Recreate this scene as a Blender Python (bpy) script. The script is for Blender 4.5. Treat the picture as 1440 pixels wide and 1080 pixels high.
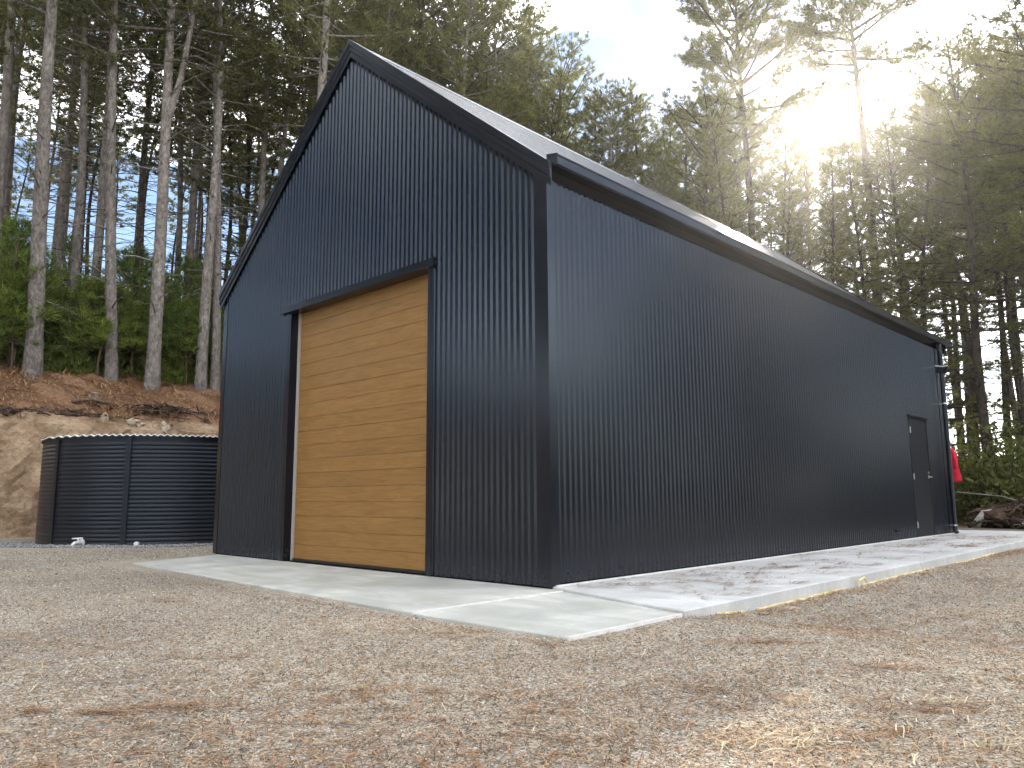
import bpy, bmesh, math, random
import numpy as np
from mathutils import Vector, Matrix

for o in list(bpy.data.objects):
    bpy.data.objects.remove(o, do_unlink=True)
scene = bpy.context.scene
COL = scene.collection
rad = math.radians

# ------------------------------------------------------------------ camera
CAM = Vector((4.9486, -5.6501, 0.8731))
YAW, PITCH, ROLL, FPX = -0.7679, 0.1456, -0.0062, 1078.42
_F = Vector((math.sin(YAW)*math.cos(PITCH), math.cos(YAW)*math.cos(PITCH), math.sin(PITCH)))
_R = Vector((math.cos(YAW), -math.sin(YAW), 0)); _U = _R.cross(_F)
_R2 = _R*math.cos(ROLL)+_U*math.sin(ROLL); _U2 = -_R*math.sin(ROLL)+_U*math.cos(ROLL)
cd = bpy.data.cameras.new('camera'); cam = bpy.data.objects.new('camera', cd); COL.objects.link(cam)
mw = Matrix.Identity(4)
for i in range(3):
    mw[i][0], mw[i][1], mw[i][2], mw[i][3] = _R2[i], _U2[i], -_F[i], CAM[i]
cam.matrix_world = mw
cd.sensor_fit = 'HORIZONTAL'; cd.sensor_width = 36; cd.lens = 36*FPX/1440
cd.clip_end = 2000; cd.clip_start = 0.05
scene.camera = cam

# ------------------------------------------------------------------ light
SUN_EL, SUN_AZ = rad(26.1), rad(-20.8)      # azimuth from +Y towards +X
sdir = Vector((math.sin(SUN_AZ)*math.cos(SUN_EL), math.cos(SUN_AZ)*math.cos(SUN_EL), math.sin(SUN_EL)))
sl = bpy.data.lights.new('sun', 'SUN'); sun = bpy.data.objects.new('sun', sl); COL.objects.link(sun)
sl.energy = 2.4; sl.angle = rad(0.6); sl.color = (1.0, 0.90, 0.76)
sun.rotation_euler = (-sdir).to_track_quat('-Z', 'Y').to_euler()
sun.location = (0, 0, 60)

world = bpy.data.worlds.new('World'); scene.world = world; world.use_nodes = True
nt = world.node_tree; nt.nodes.clear()
out = nt.nodes.new('ShaderNodeOutputWorld'); bg = nt.nodes.new('ShaderNodeBackground')
sky = nt.nodes.new('ShaderNodeTexSky'); sky.sky_type = 'NISHITA'; sky.sun_disc = False
sky.sun_elevation = SUN_EL; sky.sun_rotation = SUN_AZ
sky.air_density = 1.0; sky.dust_density = 0.18; sky.ozone_density = 1.2; sky.altitude = 500
tc = nt.nodes.new('ShaderNodeTexCoord')
mp = nt.nodes.new('ShaderNodeMapping'); mp.inputs['Scale'].default_value = (1, 1, 2.2)
mp.inputs['Location'].default_value = (3.26, 3.22, 6.33)
nz = nt.nodes.new('ShaderNodeTexNoise'); nz.inputs['Scale'].default_value = 2.3
nz.inputs['Detail'].default_value = 7; nz.inputs['Roughness'].default_value = 0.55
rp = nt.nodes.new('ShaderNodeValToRGB')
rp.color_ramp.elements[0].position = 0.46; rp.color_ramp.elements[0].color = (0, 0, 0, 1)
rp.color_ramp.elements[1].position = 0.56; rp.color_ramp.elements[1].color = (1, 1, 1, 1)
mx = nt.nodes.new('ShaderNodeMix'); mx.data_type = 'RGBA'
cl = nt.nodes.new('ShaderNodeMix'); cl.data_type = 'RGBA'; cl.blend_type = 'ADD'
cl.inputs[0].default_value = 1.0; cl.inputs[7].default_value = (21.5, 21.0, 20.4, 1)
nt.links.new(tc.outputs['Generated'], mp.inputs[0]); nt.links.new(mp.outputs[0], nz.inputs['Vector'])
nt.links.new(nz.outputs[0], rp.inputs[0]); nt.links.new(rp.outputs[0], mx.inputs[0])
nt.links.new(sky.outputs[0], cl.inputs[6])
nt.links.new(sky.outputs[0], mx.inputs[6]); nt.links.new(cl.outputs[2], mx.inputs[7])
nt.links.new(mx.outputs[2], bg.inputs[0]); bg.inputs[1].default_value = 0.07
nt.links.new(bg.outputs[0], out.inputs[0])

vs = scene.view_settings
vs.view_transform = 'Standard'; vs.look = 'None'; vs.gamma = 1.0; vs.use_curve_mapping = False
vs.exposure = 1.76
scene.render.engine = 'CYCLES'
scene.cycles.use_denoising = True
scene.cycles.max_bounces = 4; scene.cycles.diffuse_bounces = 2; scene.cycles.glossy_bounces = 2
scene.cycles.transmission_bounces = 2; scene.cycles.transparent_max_bounces = 4
scene.cycles.sample_clamp_indirect = 6.0
scene.cycles.volume_bounces = 0
scene.cycles.use_adaptive_sampling = True; scene.cycles.adaptive_threshold = 0.02

# ------------------------------------------------------------------ helpers
def link(o, parent=None):
    COL.objects.link(o)
    if parent is not None: o.parent = parent
    return o

def tag(o, label=None, cat=None, group=None, kind=None):
    if label: o['label'] = label
    if cat: o['category'] = cat
    if group: o['group'] = group
    if kind: o['kind'] = kind
    return o

def empty(name, loc=(0, 0, 0), rz=0.0):
    o = bpy.data.objects.new(name, None); o.location = loc; o.rotation_euler = (0, 0, rz)
    o.empty_display_size = 0.2
    return link(o)

def mesh_from(name, v, f, mat, smooth=False):
    me = bpy.data.meshes.new(name); me.from_pydata([tuple(p) for p in v], [], [tuple(q) for q in f])
    if mat: me.materials.append(mat)
    if smooth: me.polygons.foreach_set('use_smooth', [True]*len(me.polygons))
    me.update()
    return me

def mesh_tris(name, V, mat):
    """V: (n,3,3) loose triangles"""
    V = np.asarray(V, np.float32); n = len(V)
    me = bpy.data.meshes.new(name)
    me.vertices.add(n*3); me.vertices.foreach_set('co', V.reshape(-1))
    me.loops.add(n*3); me.loops.foreach_set('vertex_index', np.arange(n*3, dtype=np.int32))
    me.polygons.add(n); me.polygons.foreach_set('loop_start', np.arange(0, n*3, 3, dtype=np.int32))
    me.polygons.foreach_set('loop_total', np.full(n, 3, np.int32))
    me.materials.append(mat); me.update(calc_edges=True)
    return me

def obj(name, me, parent=None, loc=None):
    o = bpy.data.objects.new(name, me)
    if loc is not None: o.location = loc
    return link(o, parent)

class MB:
    def __init__(s): s.v = []; s.f = []
    def add(s, v, f):
        b = len(s.v); s.v += [tuple(p) for p in v]; s.f += [tuple(i+b for i in q) for q in f]; return s
    def box(s, x0, x1, y0, y1, z0, z1):
        v = [(x0,y0,z0),(x1,y0,z0),(x1,y1,z0),(x0,y1,z0),(x0,y0,z1),(x1,y0,z1),(x1,y1,z1),(x0,y1,z1)]
        return s.add(v, [(0,3,2,1),(4,5,6,7),(0,1,5,4),(1,2,6,5),(2,3,7,6),(3,0,4,7)])
    def prism(s, poly, fn, t0, t1):
        """poly: 2D points, fn(a,b,t)->xyz"""
        n = len(poly); v = [fn(a,b,t0) for a,b in poly]+[fn(a,b,t1) for a,b in poly]
        f = [(i,(i+1)%n,n+(i+1)%n,n+i) for i in range(n)]+[tuple(range(n-1,-1,-1)), tuple(range(n,2*n))]
        return s.add(v, f)
    def tube(s, pts, rs, n=8, caps=True):
        pts = [Vector(p) for p in pts]; v = []; f = []
        up = Vector((0,0,1)); prev = None
        for i, p in enumerate(pts):
            d = (pts[min(i+1,len(pts)-1)]-pts[max(i-1,0)]).normalized()
            if prev is None:
                a = d.cross(up)
                if a.length < 0.05: a = d.cross(Vector((1,0,0)))
                a.normalize()
            else:
                a = (prev-d*prev.dot(d))
                if a.length < 1e-5: a = d.orthogonal()
                a.normalize()
            prev = a; b = d.cross(a)
            for k in range(n):
                t = 2*math.pi*k/n; v.append(p+(a*math.cos(t)+b*math.sin(t))*rs[i])
        for i in range(len(pts)-1):
            for k in range(n):
                f.append((i*n+k, i*n+(k+1)%n, (i+1)*n+(k+1)%n, (i+1)*n+k))
        if caps:
            f.append(tuple(range(n-1,-1,-1))); m = (len(pts)-1)*n; f.append(tuple(range(m, m+n)))
        return s.add(v, f)
    def build(s, name, mat, parent=None, smooth=False, bevel=0.0, loc=None):
        me = mesh_from(name, s.v, s.f, mat, smooth)
        if bevel:
            bm = bmesh.new(); bm.from_mesh(me)
            bmesh.ops.bevel(bm, geom=bm.edges[:], offset=bevel, segments=1, affect='EDGES')
            bm.to_mesh(me); bm.free()
        return obj(name, me, parent, loc)

def bumpy_lump(seed, sx, sy, sz, n=10, m=7, rough=0.25):
    r = np.random.RandomState(seed); v = []; f = []
    ph = r.rand(6)*6.28
    for j in range(m+1):
        th = math.pi*j/m
        for i in range(n):
            a = 2*math.pi*i/n
            k = 1+rough*(0.5*math.sin(2*a+ph[0]+2*th)+0.4*math.sin(3*a+ph[1]-th*3)+0.4*math.sin(4*th+ph[2]))+rough*0.4*(r.rand()-.5)
            v.append((sx*k*math.sin(th)*math.cos(a), sy*k*math.sin(th)*math.sin(a), sz*k*math.cos(th)))
    for j in range(m):
        for i in range(n):
            f.append((j*n+i, (j+1)*n+i, (j+1)*n+(i+1)%n, j*n+(i+1)%n))
    return v, f

# ------------------------------------------------------------------ materials
class NB:
    def __init__(s, name, rough=0.6, spec=0.5, metal=0.0):
        s.m = bpy.data.materials.new(name); s.m.use_nodes = True
        s.t = s.m.node_tree; s.b = s.t.nodes['Principled BSDF']; s.out = s.t.nodes['Material Output']
        s.b.inputs['Roughness'].default_value = rough; s.b.inputs['Metallic'].default_value = metal
        s.b.inputs['Specular IOR Level'].default_value = spec
    def n(s, t): return s.t.nodes.new(t)
    def l(s, a, b): s.t.links.new(a, b)
    def coord(s, kind='Object', scale=(1,1,1), rot=(0,0,0)):
        if kind == 'World':
            g = s.n('ShaderNodeNewGeometry'); o = g.outputs['Position']
        else:
            o = s.n('ShaderNodeTexCoord').outputs[kind]
        m = s.n('ShaderNodeMapping'); m.inputs['Scale'].default_value = scale; m.inputs['Rotation'].default_value = rot
        s.l(o, m.inputs[0]); return m.outputs[0]
    def noise(s, vec, scale, detail=4, rough=0.55, dist=0.0):
        q = s.n('ShaderNodeTexNoise'); q.inputs['Scale'].default_value = scale; q.inputs['Detail'].default_value = detail
        q.inputs['Roughness'].default_value = rough; q.inputs['Distortion'].default_value = dist
        s.l(vec, q.inputs['Vector']); return q.outputs[0]
    def voro(s, vec, scale, out='Color', feature='F1'):
        q = s.n('ShaderNodeTexVoronoi'); q.feature = feature; q.inputs['Scale'].default_value = scale
        s.l(vec, q.inputs['Vector']); return q.outputs[out]
    def ramp(s, fac, stops):
        r = s.n('ShaderNodeValToRGB'); e = r.color_ramp.elements
        while len(e) > 1: e.remove(e[-1])
        for i, (p, c) in enumerate(stops):
            x = e[0] if i == 0 else e.new(p)
            x.position = p; x.color = (c, c, c, 1) if isinstance(c, (int, float)) else (*c, 1)
        s.l(fac, r.inputs[0]); return r.outputs[0]
    def mix(s, fac, a, b, mode='MIX'):
        q = s.n('ShaderNodeMix'); q.data_type = 'RGBA'; q.blend_type = mode
        for sock, val in ((q.inputs[0], fac), (q.inputs[6], a), (q.inputs[7], b)):
            if isinstance(val, (int, float)): sock.default_value = val
            elif isinstance(val, tuple): sock.default_value = (*val, 1)
            else: s.l(val, sock)
        return q.outputs[2]
    def math(s, op, a, b=0.0):
        q = s.n('ShaderNodeMath'); q.operation = op
        for sock, val in ((q.inputs[0], a), (q.inputs[1], b)):
            if isinstance(val, (int, float)): sock.default_value = val
            else: s.l(val, sock)
        return q.outputs[0]
    def color(s, c):
        if isinstance(c, tuple): s.b.inputs['Base Color'].default_value = (*c, 1)
        else: s.l(c, s.b.inputs['Base Color'])
        return s
    def roughness(s, c): s.l(c, s.b.inputs['Roughness']); return s
    def bump(s, h, strength=0.3, dist=0.02):
        q = s.n('ShaderNodeBump'); q.inputs['Strength'].default_value = strength; q.inputs['Distance'].default_value = dist
        s.l(h, q.inputs['Height'])
        prev = s.b.inputs['Normal'].links
        if prev: s.l(prev[0].from_socket, q.inputs['Normal'])
        s.l(q.outputs[0], s.b.inputs['Normal']); return s
    def random(s, kind='object'):
        if kind == 'object': return s.n('ShaderNodeObjectInfo').outputs['Random']
        return s.n('ShaderNodeNewGeometry').outputs['Random Per Island']

def mat_steel(name, c=(0.0042, 0.0060, 0.0115), rough=0.19, var=0.10, spec=0.52):
    b = NB(name, rough, spec)
    b.b.inputs['Specular Tint'].default_value = (0.80, 0.90, 1.0, 1)  # blue tint puts the reflected sky into the sheen colour
    v = b.coord('World')
    n1 = b.noise(v, 1.3, 5, 0.6)
    lo = tuple(x*(1-var) for x in c); hi = tuple(x*(1+var) for x in c)
    col = b.ramp(n1, [(0.3, lo), (0.7, hi)])
    rnd = b.random(); rr = b.ramp(rnd, [(0, 0.90), (1, 1.08)])
    cc = b.mix(1.0, col, rr, 'MULTIPLY')
    zz = b.n('ShaderNodeSeparateXYZ'); b.l(v, zz.inputs[0])
    low = b.ramp(b.math('ADD', zz.outputs[2], b.math('MULTIPLY', b.noise(b.coord('World', (3, 3, 1)), 2.5, 6, 0.7), 0.35)), [(0.12, 0.5), (0.45, 0.0)])
    b.color(b.mix(b.math('MULTIPLY', low, b.ramp(b.noise(v, 25, 4, 0.7), [(0.35, 0.0), (0.7, 0.5)])), cc, (0.11, 0.095, 0.08)))
    dust = b.noise(b.coord('World', (9, 9, 0.6)), 1.0, 6, 0.6)
    b.roughness(b.ramp(dust, [(0.3, rough-0.02), (0.75, rough+0.05)]))
    return b.m

M_CLAD = mat_steel('charcoal_cladding', rough=0.20)
M_TRIM = mat_steel('charcoal_flashing', (0.0040, 0.0055, 0.0105), 0.20, 0.1, 0.46)
M_PIPE = mat_steel('black_downpipe', (0.006, 0.007, 0.010), 0.3, 0.1, 0.3)
M_TANK = mat_steel('charcoal_tank_steel', (0.0085, 0.0102, 0.0140), 0.38, 0.1, 0.3)
b = NB('roof_steel', 0.27, 0.5); b.color(b.ramp(b.noise(b.coord('World'), 2.0, 5), [(0.3, (0.055, 0.057, 0.060)), (0.7, (0.075, 0.077, 0.080))])); M_ROOF = b.m
b = NB('door_paint', 0.55, 0.25); b.color((0.008, 0.0095, 0.013)); M_DOORP = b.m
b = NB('dark_lining', 0.9, 0.05); b.color((0.008, 0.008, 0.009)); M_DARK = b.m
b = NB('galvanised', 0.35, 0.5, 0.9); b.color(b.ramp(b.noise(b.coord('World'), 30, 3), [(0.3, (0.5, 0.5, 0.5)), (0.7, (0.72, 0.72, 0.72))])); M_ZINC = b.m
b = NB('white_plastic', 0.45, 0.4); b.color(b.ramp(b.noise(b.coord('World'), 12, 4), [(0.3, (0.60, 0.59, 0.56)), (0.7, (0.78, 0.77, 0.74))])); M_WHITE = b.m
b = NB('pale_seal', 0.6, 0.3); b.color((0.42, 0.38, 0.35)); M_SEAL = b.m
b = NB('black_rubber', 0.6, 0.3); b.color((0.018, 0.018, 0.018)); M_RUBBER = b.m

def mat_wood():
    b = NB('timber_look_door', 0.45, 0.35)
    oi = b.n('ShaderNodeObjectInfo')
    geo = b.n('ShaderNodeNewGeometry')
    off = b.n('ShaderNodeVectorMath'); off.operation = 'MULTIPLY_ADD'
    comb = b.n('ShaderNodeCombineXYZ'); b.l(oi.outputs['Random'], comb.inputs[0]); b.l(oi.outputs['Random'], comb.inputs[2])
    b.l(comb.outputs[0], off.inputs[0]); off.inputs[1].default_value = (37, 0, 61); b.l(geo.outputs['Position'], off.inputs[2])
    m = b.n('ShaderNodeMapping'); m.inputs['Scale'].default_value = (1.1, 1, 15); b.l(off.outputs[0], m.inputs[0])
    g1 = b.noise(m.outputs[0], 1.6, 5, 0.6, 1.2)
    m2 = b.n('ShaderNodeMapping'); m2.inputs['Scale'].default_value = (2.5, 1, 120); b.l(off.outputs[0], m2.inputs[0])
    g2 = b.noise(m2.outputs[0], 1.5, 5, 0.6, 0.6)
    c1 = b.ramp(g1, [(0.25, (0.175, 0.087, 0.023)), (0.5, (0.235, 0.122, 0.034)), (0.75, (0.29, 0.156, 0.046))])
    c2 = b.ramp(g2, [(0.3, 0.70), (0.6, 1.08)])
    c = b.mix(1.0, c1, c2, 'MULTIPLY')
    r = b.ramp(oi.outputs['Random'], [(0, 0.95), (1, 1.06)])
    b.color(b.mix(1.0, c, r, 'MULTIPLY'))
    b.bump(g2, 0.12, 0.004)
    return b.m
M_WOOD = mat_wood()

def mat_concrete(name, lo, hi, stain):
    b = NB(name, 0.75, 0.3)
    v = b.coord('World', (1, 1, 1))
    n1 = b.noise(v, 1.1, 7, 0.62, 0.6); n2 = b.noise(v, 60, 3, 0.6); n3 = b.noise(b.coord('World', (0.8, 3.0, 1)), 1.7, 5, 0.6)
    c = b.ramp(n1, [(0.36, lo), (0.64, hi)])
    c = b.mix(b.ramp(n3, [(0.45, 0.0), (0.66, 0.7)]), c, stain)
    c = b.mix(1.0, c, b.ramp(n2, [(0.3, 0.88), (0.7, 1.06)]), 'MULTIPLY')
    b.color(c); b.bump(n2, 0.15, 0.004); b.bump(n1, 0.15, 0.02)
    b.roughness(b.ramp(n1, [(0.3, 0.6), (0.7, 0.85)]))
    return b.m
M_CONC = mat_concrete('trowelled_concrete', (0.36, 0.365, 0.335), (0.56, 0.56, 0.515), (0.37, 0.365, 0.30))
M_PATH = mat_concrete('pale_path_concrete', (0.46, 0.465, 0.455), (0.60, 0.60, 0.585), (0.45, 0.435, 0.395))

def mat_gravel():
    b = NB('gravel_ground', 0.9, 0.2)
    v = b.coord('World')
    big = b.noise(v, 0.35, 5, 0.6, 0.4); mid = b.noise(v, 2.2, 6, 0.62, 0.5)
    cells = b.voro(v, 85); cd_ = b.voro(v, 85, 'Distance'); fine = b.noise(v, 160, 2, 0.6)
    sep = b.n('ShaderNodeSeparateColor'); b.l(cells, sep.inputs[0])
    stone = b.ramp(sep.outputs[0], [(0.0, (0.15, 0.128, 0.10)), (0.3, (0.27, 0.235, 0.185)), (0.7, (0.38, 0.335, 0.27)), (0.95, (0.54, 0.49, 0.42))])
    tint = b.ramp(big, [(0.35, (0.74, 0.73, 0.73)), (0.5, (0.95, 0.95, 0.93)), (0.68, (1.10, 1.06, 0.98))])
    c = b.mix(1.0, stone, tint, 'MULTIPLY')
    c = b.mix(b.ramp(mid, [(0.52, 0.0), (0.75, 0.30)]), c, (0.21, 0.145, 0.095))
    # pine litter away from the yard, under the trees
    sp = b.n('ShaderNodeSeparateXYZ'); b.l(v, sp.inputs[0])
    yy = b.math('ADD', sp.outputs[1], b.math('MULTIPLY', big, 8.0))
    lit = b.ramp(b.math('MULTIPLY', yy, 0.02), [(0.37, 0.0), (0.46, 1.0)])
    needle = b.noise(b.coord('World', (9, 3, 1), (0, 0, 0.5)), 6, 6, 0.7, 1.0)
    litter = b.ramp(needle, [(0.3, (0.055, 0.033, 0.02)), (0.55, (0.13, 0.07, 0.036)), (0.75, (0.22, 0.13, 0.07))])
    b.color(b.mix(lit, c, litter))
    b.bump(cd_, 0.55, 0.012); b.bump(fine, 0.3, 0.004); b.bump(mid, 0.3, 0.03)
    return b.m
M_GRAVEL = mat_gravel()

def mat_bank():
    b = NB('clay_bank', 0.95, 0.1)
    v = b.coord('World')
    sp = b.n('ShaderNodeSeparateXYZ'); b.l(v, sp.inputs[0])
    g = b.n('ShaderNodeNewGeometry'); sn = b.n('ShaderNodeSeparateXYZ'); b.l(g.outputs['True Normal'], sn.inputs[0])
    n1 = b.noise(v, 0.9, 7, 0.65, 0.8); n2 = b.noise(b.coord('World', (1, 1, 3)), 2.2, 7, 0.7, 0.6); n3 = b.noise(v, 7, 8, 0.78, 0.5)
    clay = b.ramp(n1, [(0.3, (0.165, 0.105, 0.064)), (0.45, (0.28, 0.19, 0.118)), (0.62, (0.36, 0.265, 0.17)), (0.78, (0.24, 0.155, 0.09))])
    clay = b.mix(b.ramp(n2, [(0.5, 0.0), (0.72, 0.6)]), clay, (0.42, 0.34, 0.24))
    clay = b.mix(1.0, clay, b.ramp(n3, [(0.32, 0.50), (0.5, 0.95), (0.68, 1.25)]), 'MULTIPLY')
    needle = b.noise(b.coord('World', (3.0, 3.6, 4), (0, 0, 0.3)), 3.2, 10, 0.82, 0.8)
    litter = b.ramp(needle, [(0.33, (0.06, 0.036, 0.024)), (0.47, (0.165, 0.09, 0.052)), (0.57, (0.26, 0.155, 0.088)), (0.70, (0.44, 0.31, 0.20))])
    hgt = b.math('ADD', sp.outputs[2], b.math('MULTIPLY', b.math('SUBTRACT', n1, 0.5), 0.9))
    fac = b.ramp(b.math('MULTIPLY', hgt, 0.1), [(0.296, 0.0), (0.318, 1.0)])
    b.color(b.mix(fac, clay, litter))
    b.bump(n1, 0.5, 0.15); b.bump(n3, 0.6, 0.06); b.bump(needle, 0.3, 0.04)
    return b.m
M_BANK = mat_bank()

def mat_bark(name, lo, mid, hi):
    b = NB(name, 0.9, 0.15)
    v = b.coord('Object', (1, 1, 0.42)); n1 = b.noise(v, 11, 8, 0.75, 0.6)
    vv = b.voro(b.coord('Object', (1, 1, 0.6)), 13, 'Distance')
    n2 = b.noise(b.coord('Object'), 1.2, 4, 0.6)
    c = b.ramp(n1, [(0.3, lo), (0.5, mid), (0.72, hi)])
    c = b.mix(1.0, c, b.ramp(n2, [(0.3, 0.75), (0.7, 1.2)]), 'MULTIPLY')
    c = b.mix(1.0, c, b.ramp(b.random(), [(0, 0.75), (1, 1.2)]), 'MULTIPLY')
    b.color(c); b.bump(n1, 0.8, 0.05); b.bump(vv, 0.5, 0.05)
    return b.m
M_BARK = mat_bark('grey_pine_bark', (0.055, 0.045, 0.038), (0.18, 0.155, 0.135), (0.34, 0.305, 0.275))
M_BARKD = mat_bark('dark_pine_bark', (0.016, 0.012, 0.009), (0.050, 0.039, 0.031), (0.10, 0.082, 0.067))
M_DEADWOOD = mat_bark('weathered_dead_wood', (0.05, 0.032, 0.022), (0.13, 0.088, 0.06), (0.26, 0.19, 0.135))
M_ROOTS = mat_bark('brown_roots', (0.028, 0.017, 0.012), (0.082, 0.052, 0.037), (0.19, 0.135, 0.098))
M_PALEWOOD = mat_bark('bleached_wood', (0.25, 0.22, 0.19), (0.42, 0.39, 0.35), (0.6, 0.57, 0.53))

def mat_leaf(name, lo, mid, hi, trans=0.35, tcol=(0.16, 0.20, 0.035)):
    b = NB(name, 0.6, 0.25)
    isl = b.random('island')
    c = b.ramp(isl, [(0.0, lo), (0.55, mid), (1.0, hi)])
    big = b.noise(b.coord('World'), 0.55, 3, 0.6)
    c = b.mix(1.0, c, b.ramp(big, [(0.3, (0.78, 0.82, 0.8)), (0.7, (1.25, 1.15, 0.95))]), 'MULTIPLY')
    c = b.mix(1.0, c, b.ramp(b.random(), [(0, (0.8, 0.85, 0.85)), (1, (1.2, 1.1, 1.0))]), 'MULTIPLY')
    b.color(c)
    tr = b.n('ShaderNodeBsdfTranslucent')
    b.l(b.mix(0.6, c, tcol), tr.inputs[0])
    ms = b.n('ShaderNodeMixShader'); ms.inputs[0].default_value = trans
    b.l(b.b.outputs[0], ms.inputs[1]); b.l(tr.outputs[0], ms.inputs[2]); b.l(ms.outputs[0], b.out.inputs[0])
    return b.m
M_NEEDLE = mat_leaf('pine_needles', (0.014, 0.021, 0.009), (0.044, 0.054, 0.020), (0.19, 0.185, 0.072), 0.46, (0.30, 0.30, 0.08))
M_SAPL = mat_leaf('young_pine_needles', (0.045, 0.075, 0.020), (0.125, 0.175, 0.042), (0.32, 0.37, 0.10), 0.5, (0.18, 0.28, 0.04))
M_SHRUB = mat_leaf('shrub_leaves', (0.035, 0.05, 0.018), (0.09, 0.115, 0.036), (0.22, 0.24, 0.09), 0.5, (0.26, 0.28, 0.07))
b = NB('fallen_needles', 0.8, 0.15); b.color(b.ramp(b.random('island'), [(0, (0.05, 0.03, 0.018)), (0.2, (0.10, 0.05, 0.024)), (0.5, (0.27, 0.125, 0.052)), (0.75, (0.38, 0.20, 0.09)), (1, (0.52, 0.38, 0.22))])); M_LITTER = b.m
b = NB('straw', 0.8, 0.15); b.color(b.ramp(b.random('island'), [(0, (0.30, 0.21, 0.11)), (1, (0.62, 0.52, 0.34))])); M_STRAW = b.m
b = NB('gravel_stones', 0.85, 0.25); c_ = b.ramp(b.random('island'), [(0, (0.115, 0.102, 0.080)), (0.35, (0.272, 0.242, 0.187)), (0.75, (0.40, 0.360, 0.285)), (1, (0.68, 0.64, 0.56))])
n_ = b.noise(b.coord('World'), 0.55, 5, 0.65, 0.6); c_ = b.mix(1.0, c_, b.ramp(n_, [(0.34, (0.72, 0.69, 0.66)), (0.5, (0.98, 0.96, 0.94)), (0.64, (1.16, 1.13, 1.08))]), 'MULTIPLY')
b.color(c_); M_PEBBLE = b.m
b = NB('blue_metal_gravel', 0.85, 0.25); b.color(b.ramp(b.random('island'), [(0, (0.10, 0.10, 0.105)), (0.6, (0.22, 0.215, 0.21)), (1, (0.42, 0.41, 0.40))])); M_AGG = b.m
b = NB('stone', 0.9, 0.2); n_ = b.noise(b.coord('Object'), 14, 6, 0.7); b.color(b.ramp(n_, [(0.3, (0.24, 0.185, 0.13)), (0.7, (0.50, 0.42, 0.32))])); b.bump(n_, 0.5, 0.02); M_STONE = b.m
b = NB('yellow_plastic', 0.4, 0.4); b.color(b.ramp(b.noise(b.coord('World'), 9, 5), [(0.3, (0.50, 0.34, 0.09)), (0.7, (0.74, 0.64, 0.38))])); M_YELLOW = b.m
b = NB('red_cloth', 0.9, 0.1); n_ = b.noise(b.coord('Object'), 9, 4); b.color(b.ramp(n_, [(0.3, (0.42, 0.012, 0.03)), (0.7, (0.62, 0.03, 0.06))])); b.bump(n_, 0.4, 0.02); M_RED = b.m

# ------------------------------------------------------------------ ground
def hnoise(x, y):
    return (0.5*np.sin(0.9*x+1.3*y+0.4)+0.3*np.sin(2.1*x-1.7*y+1.1)+0.25*np.sin(4.3*x+3.1*y)+0.15*np.sin(7.7*x-6.1*y+2))
def ground_z(x, y):
    x = np.asarray(x, float); y = np.asarray(y, float)
    right = np.clip((x-1.2)/1.0, 0, 1)*np.clip((y+0.60)/1.0, 0, 1)       # the yard drops beside the path
    z = -0.024-0.115*right+0.009*hnoise(x, y)*np.clip(1+0*x, 0, 1)
    far = np.clip((y-17)/8, 0, 1)
    return z+0.12*far*hnoise(x*0.3, y*0.3)
gx = np.concatenate([[-300, -120, -60, -40, -30, -24], np.arange(-18, 9.01, 0.2), [10, 12, 15, 20, 30, 45, 70, 120, 300]])
gy = np.concatenate([[-300, -120, -60, -30, -18, -12], np.arange(-9, 6.01, 0.2), np.arange(7, 30.1, 1.0), [34, 40, 50, 70, 110, 300]])
X, Y = np.meshgrid(gx, gy); Z = ground_z(X, Y)
nx, ny = len(gx), len(gy)
fv = np.stack([X, Y, Z], -1).reshape(-1, 3)
ff = [(j*nx+i, j*nx+i+1, (j+1)*nx+i+1, (j+1)*nx+i) for j in range(ny-1) for i in range(nx-1)]
o = obj('ground', mesh_from('ground', fv, ff, M_GRAVEL, True)); tag(o, kind='structure')

# earth bank: cut face along x = -17 and the hillside above it
HP = [(-16.3, -0.2), (-16.45, 0.25), (-16.62, 0.8), (-16.78, 1.5), (-16.92, 2.2), (-17.05, 2.75), (-17.3, 3.0), (-18.0, 3.35), (-19.2, 3.98),
      (-20.5, 4.50), (-22, 5.0), (-24, 5.6), (-28, 6.7), (-36, 8.6), (-46, 10.0), (-56, 10.0), (-80, 6), (-130, -4)]
def hill_z(x, y=0.0):
    xs = [p[0] for p in HP][::-1]; zs = [p[1] for p in HP][::-1]
    return float(np.interp(x, xs, zs))
prof = []
for (a, b_) in zip(HP[:-1], HP[1:]):
    k = 5 if a[0] > -20.4 else (4 if a[0] > -25 else 2)
    for i in range(k):
        t = i/k; prof.append((a[0]+(b_[0]-a[0])*t, a[1]+(b_[1]-a[1])*t))
prof.append(HP[-1])
by = np.concatenate([[-120, -70, -40, -25, -15, -9, -6], np.arange(-4, 9.01, 0.14), [10, 12, 14, 17, 21, 26, 32, 40, 55, 80, 130]])
rs = np.random.RandomState(5)
vv = []
for y in by:
    for (px, pz) in prof:
        face = math.exp(-((px+16.8)/0.55)**2)
        w = 1.0 if px > -26 else 0.3
        dx = face*(0.16*math.sin(1.1*y+0.5*pz)+0.10*math.sin(3.3*y+2.2*pz)+0.06*math.sin(7.1*y-4.0*pz)+0.05*(rs.rand()-.5))
        dx += 0.25*math.sin(0.35*y)*face
        dz = (1-face)*w*(0.07*math.sin(1.7*y+px)+0.05*math.sin(4.1*y-2.3*px)+0.06*(rs.rand()-.5)) if px < -16.9 else 0
        vv.append((px+dx, y, pz+dz))
n = len(prof)
fb = [(j*n+i, (j+1)*n+i, (j+1)*n+i+1, j*n+i+1) for j in range(len(by)-1) for i in range(n-1)]
o = obj('earth_bank', mesh_from('earth_bank', vv, fb, M_BANK, False)); tag(o, kind='structure')

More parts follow.
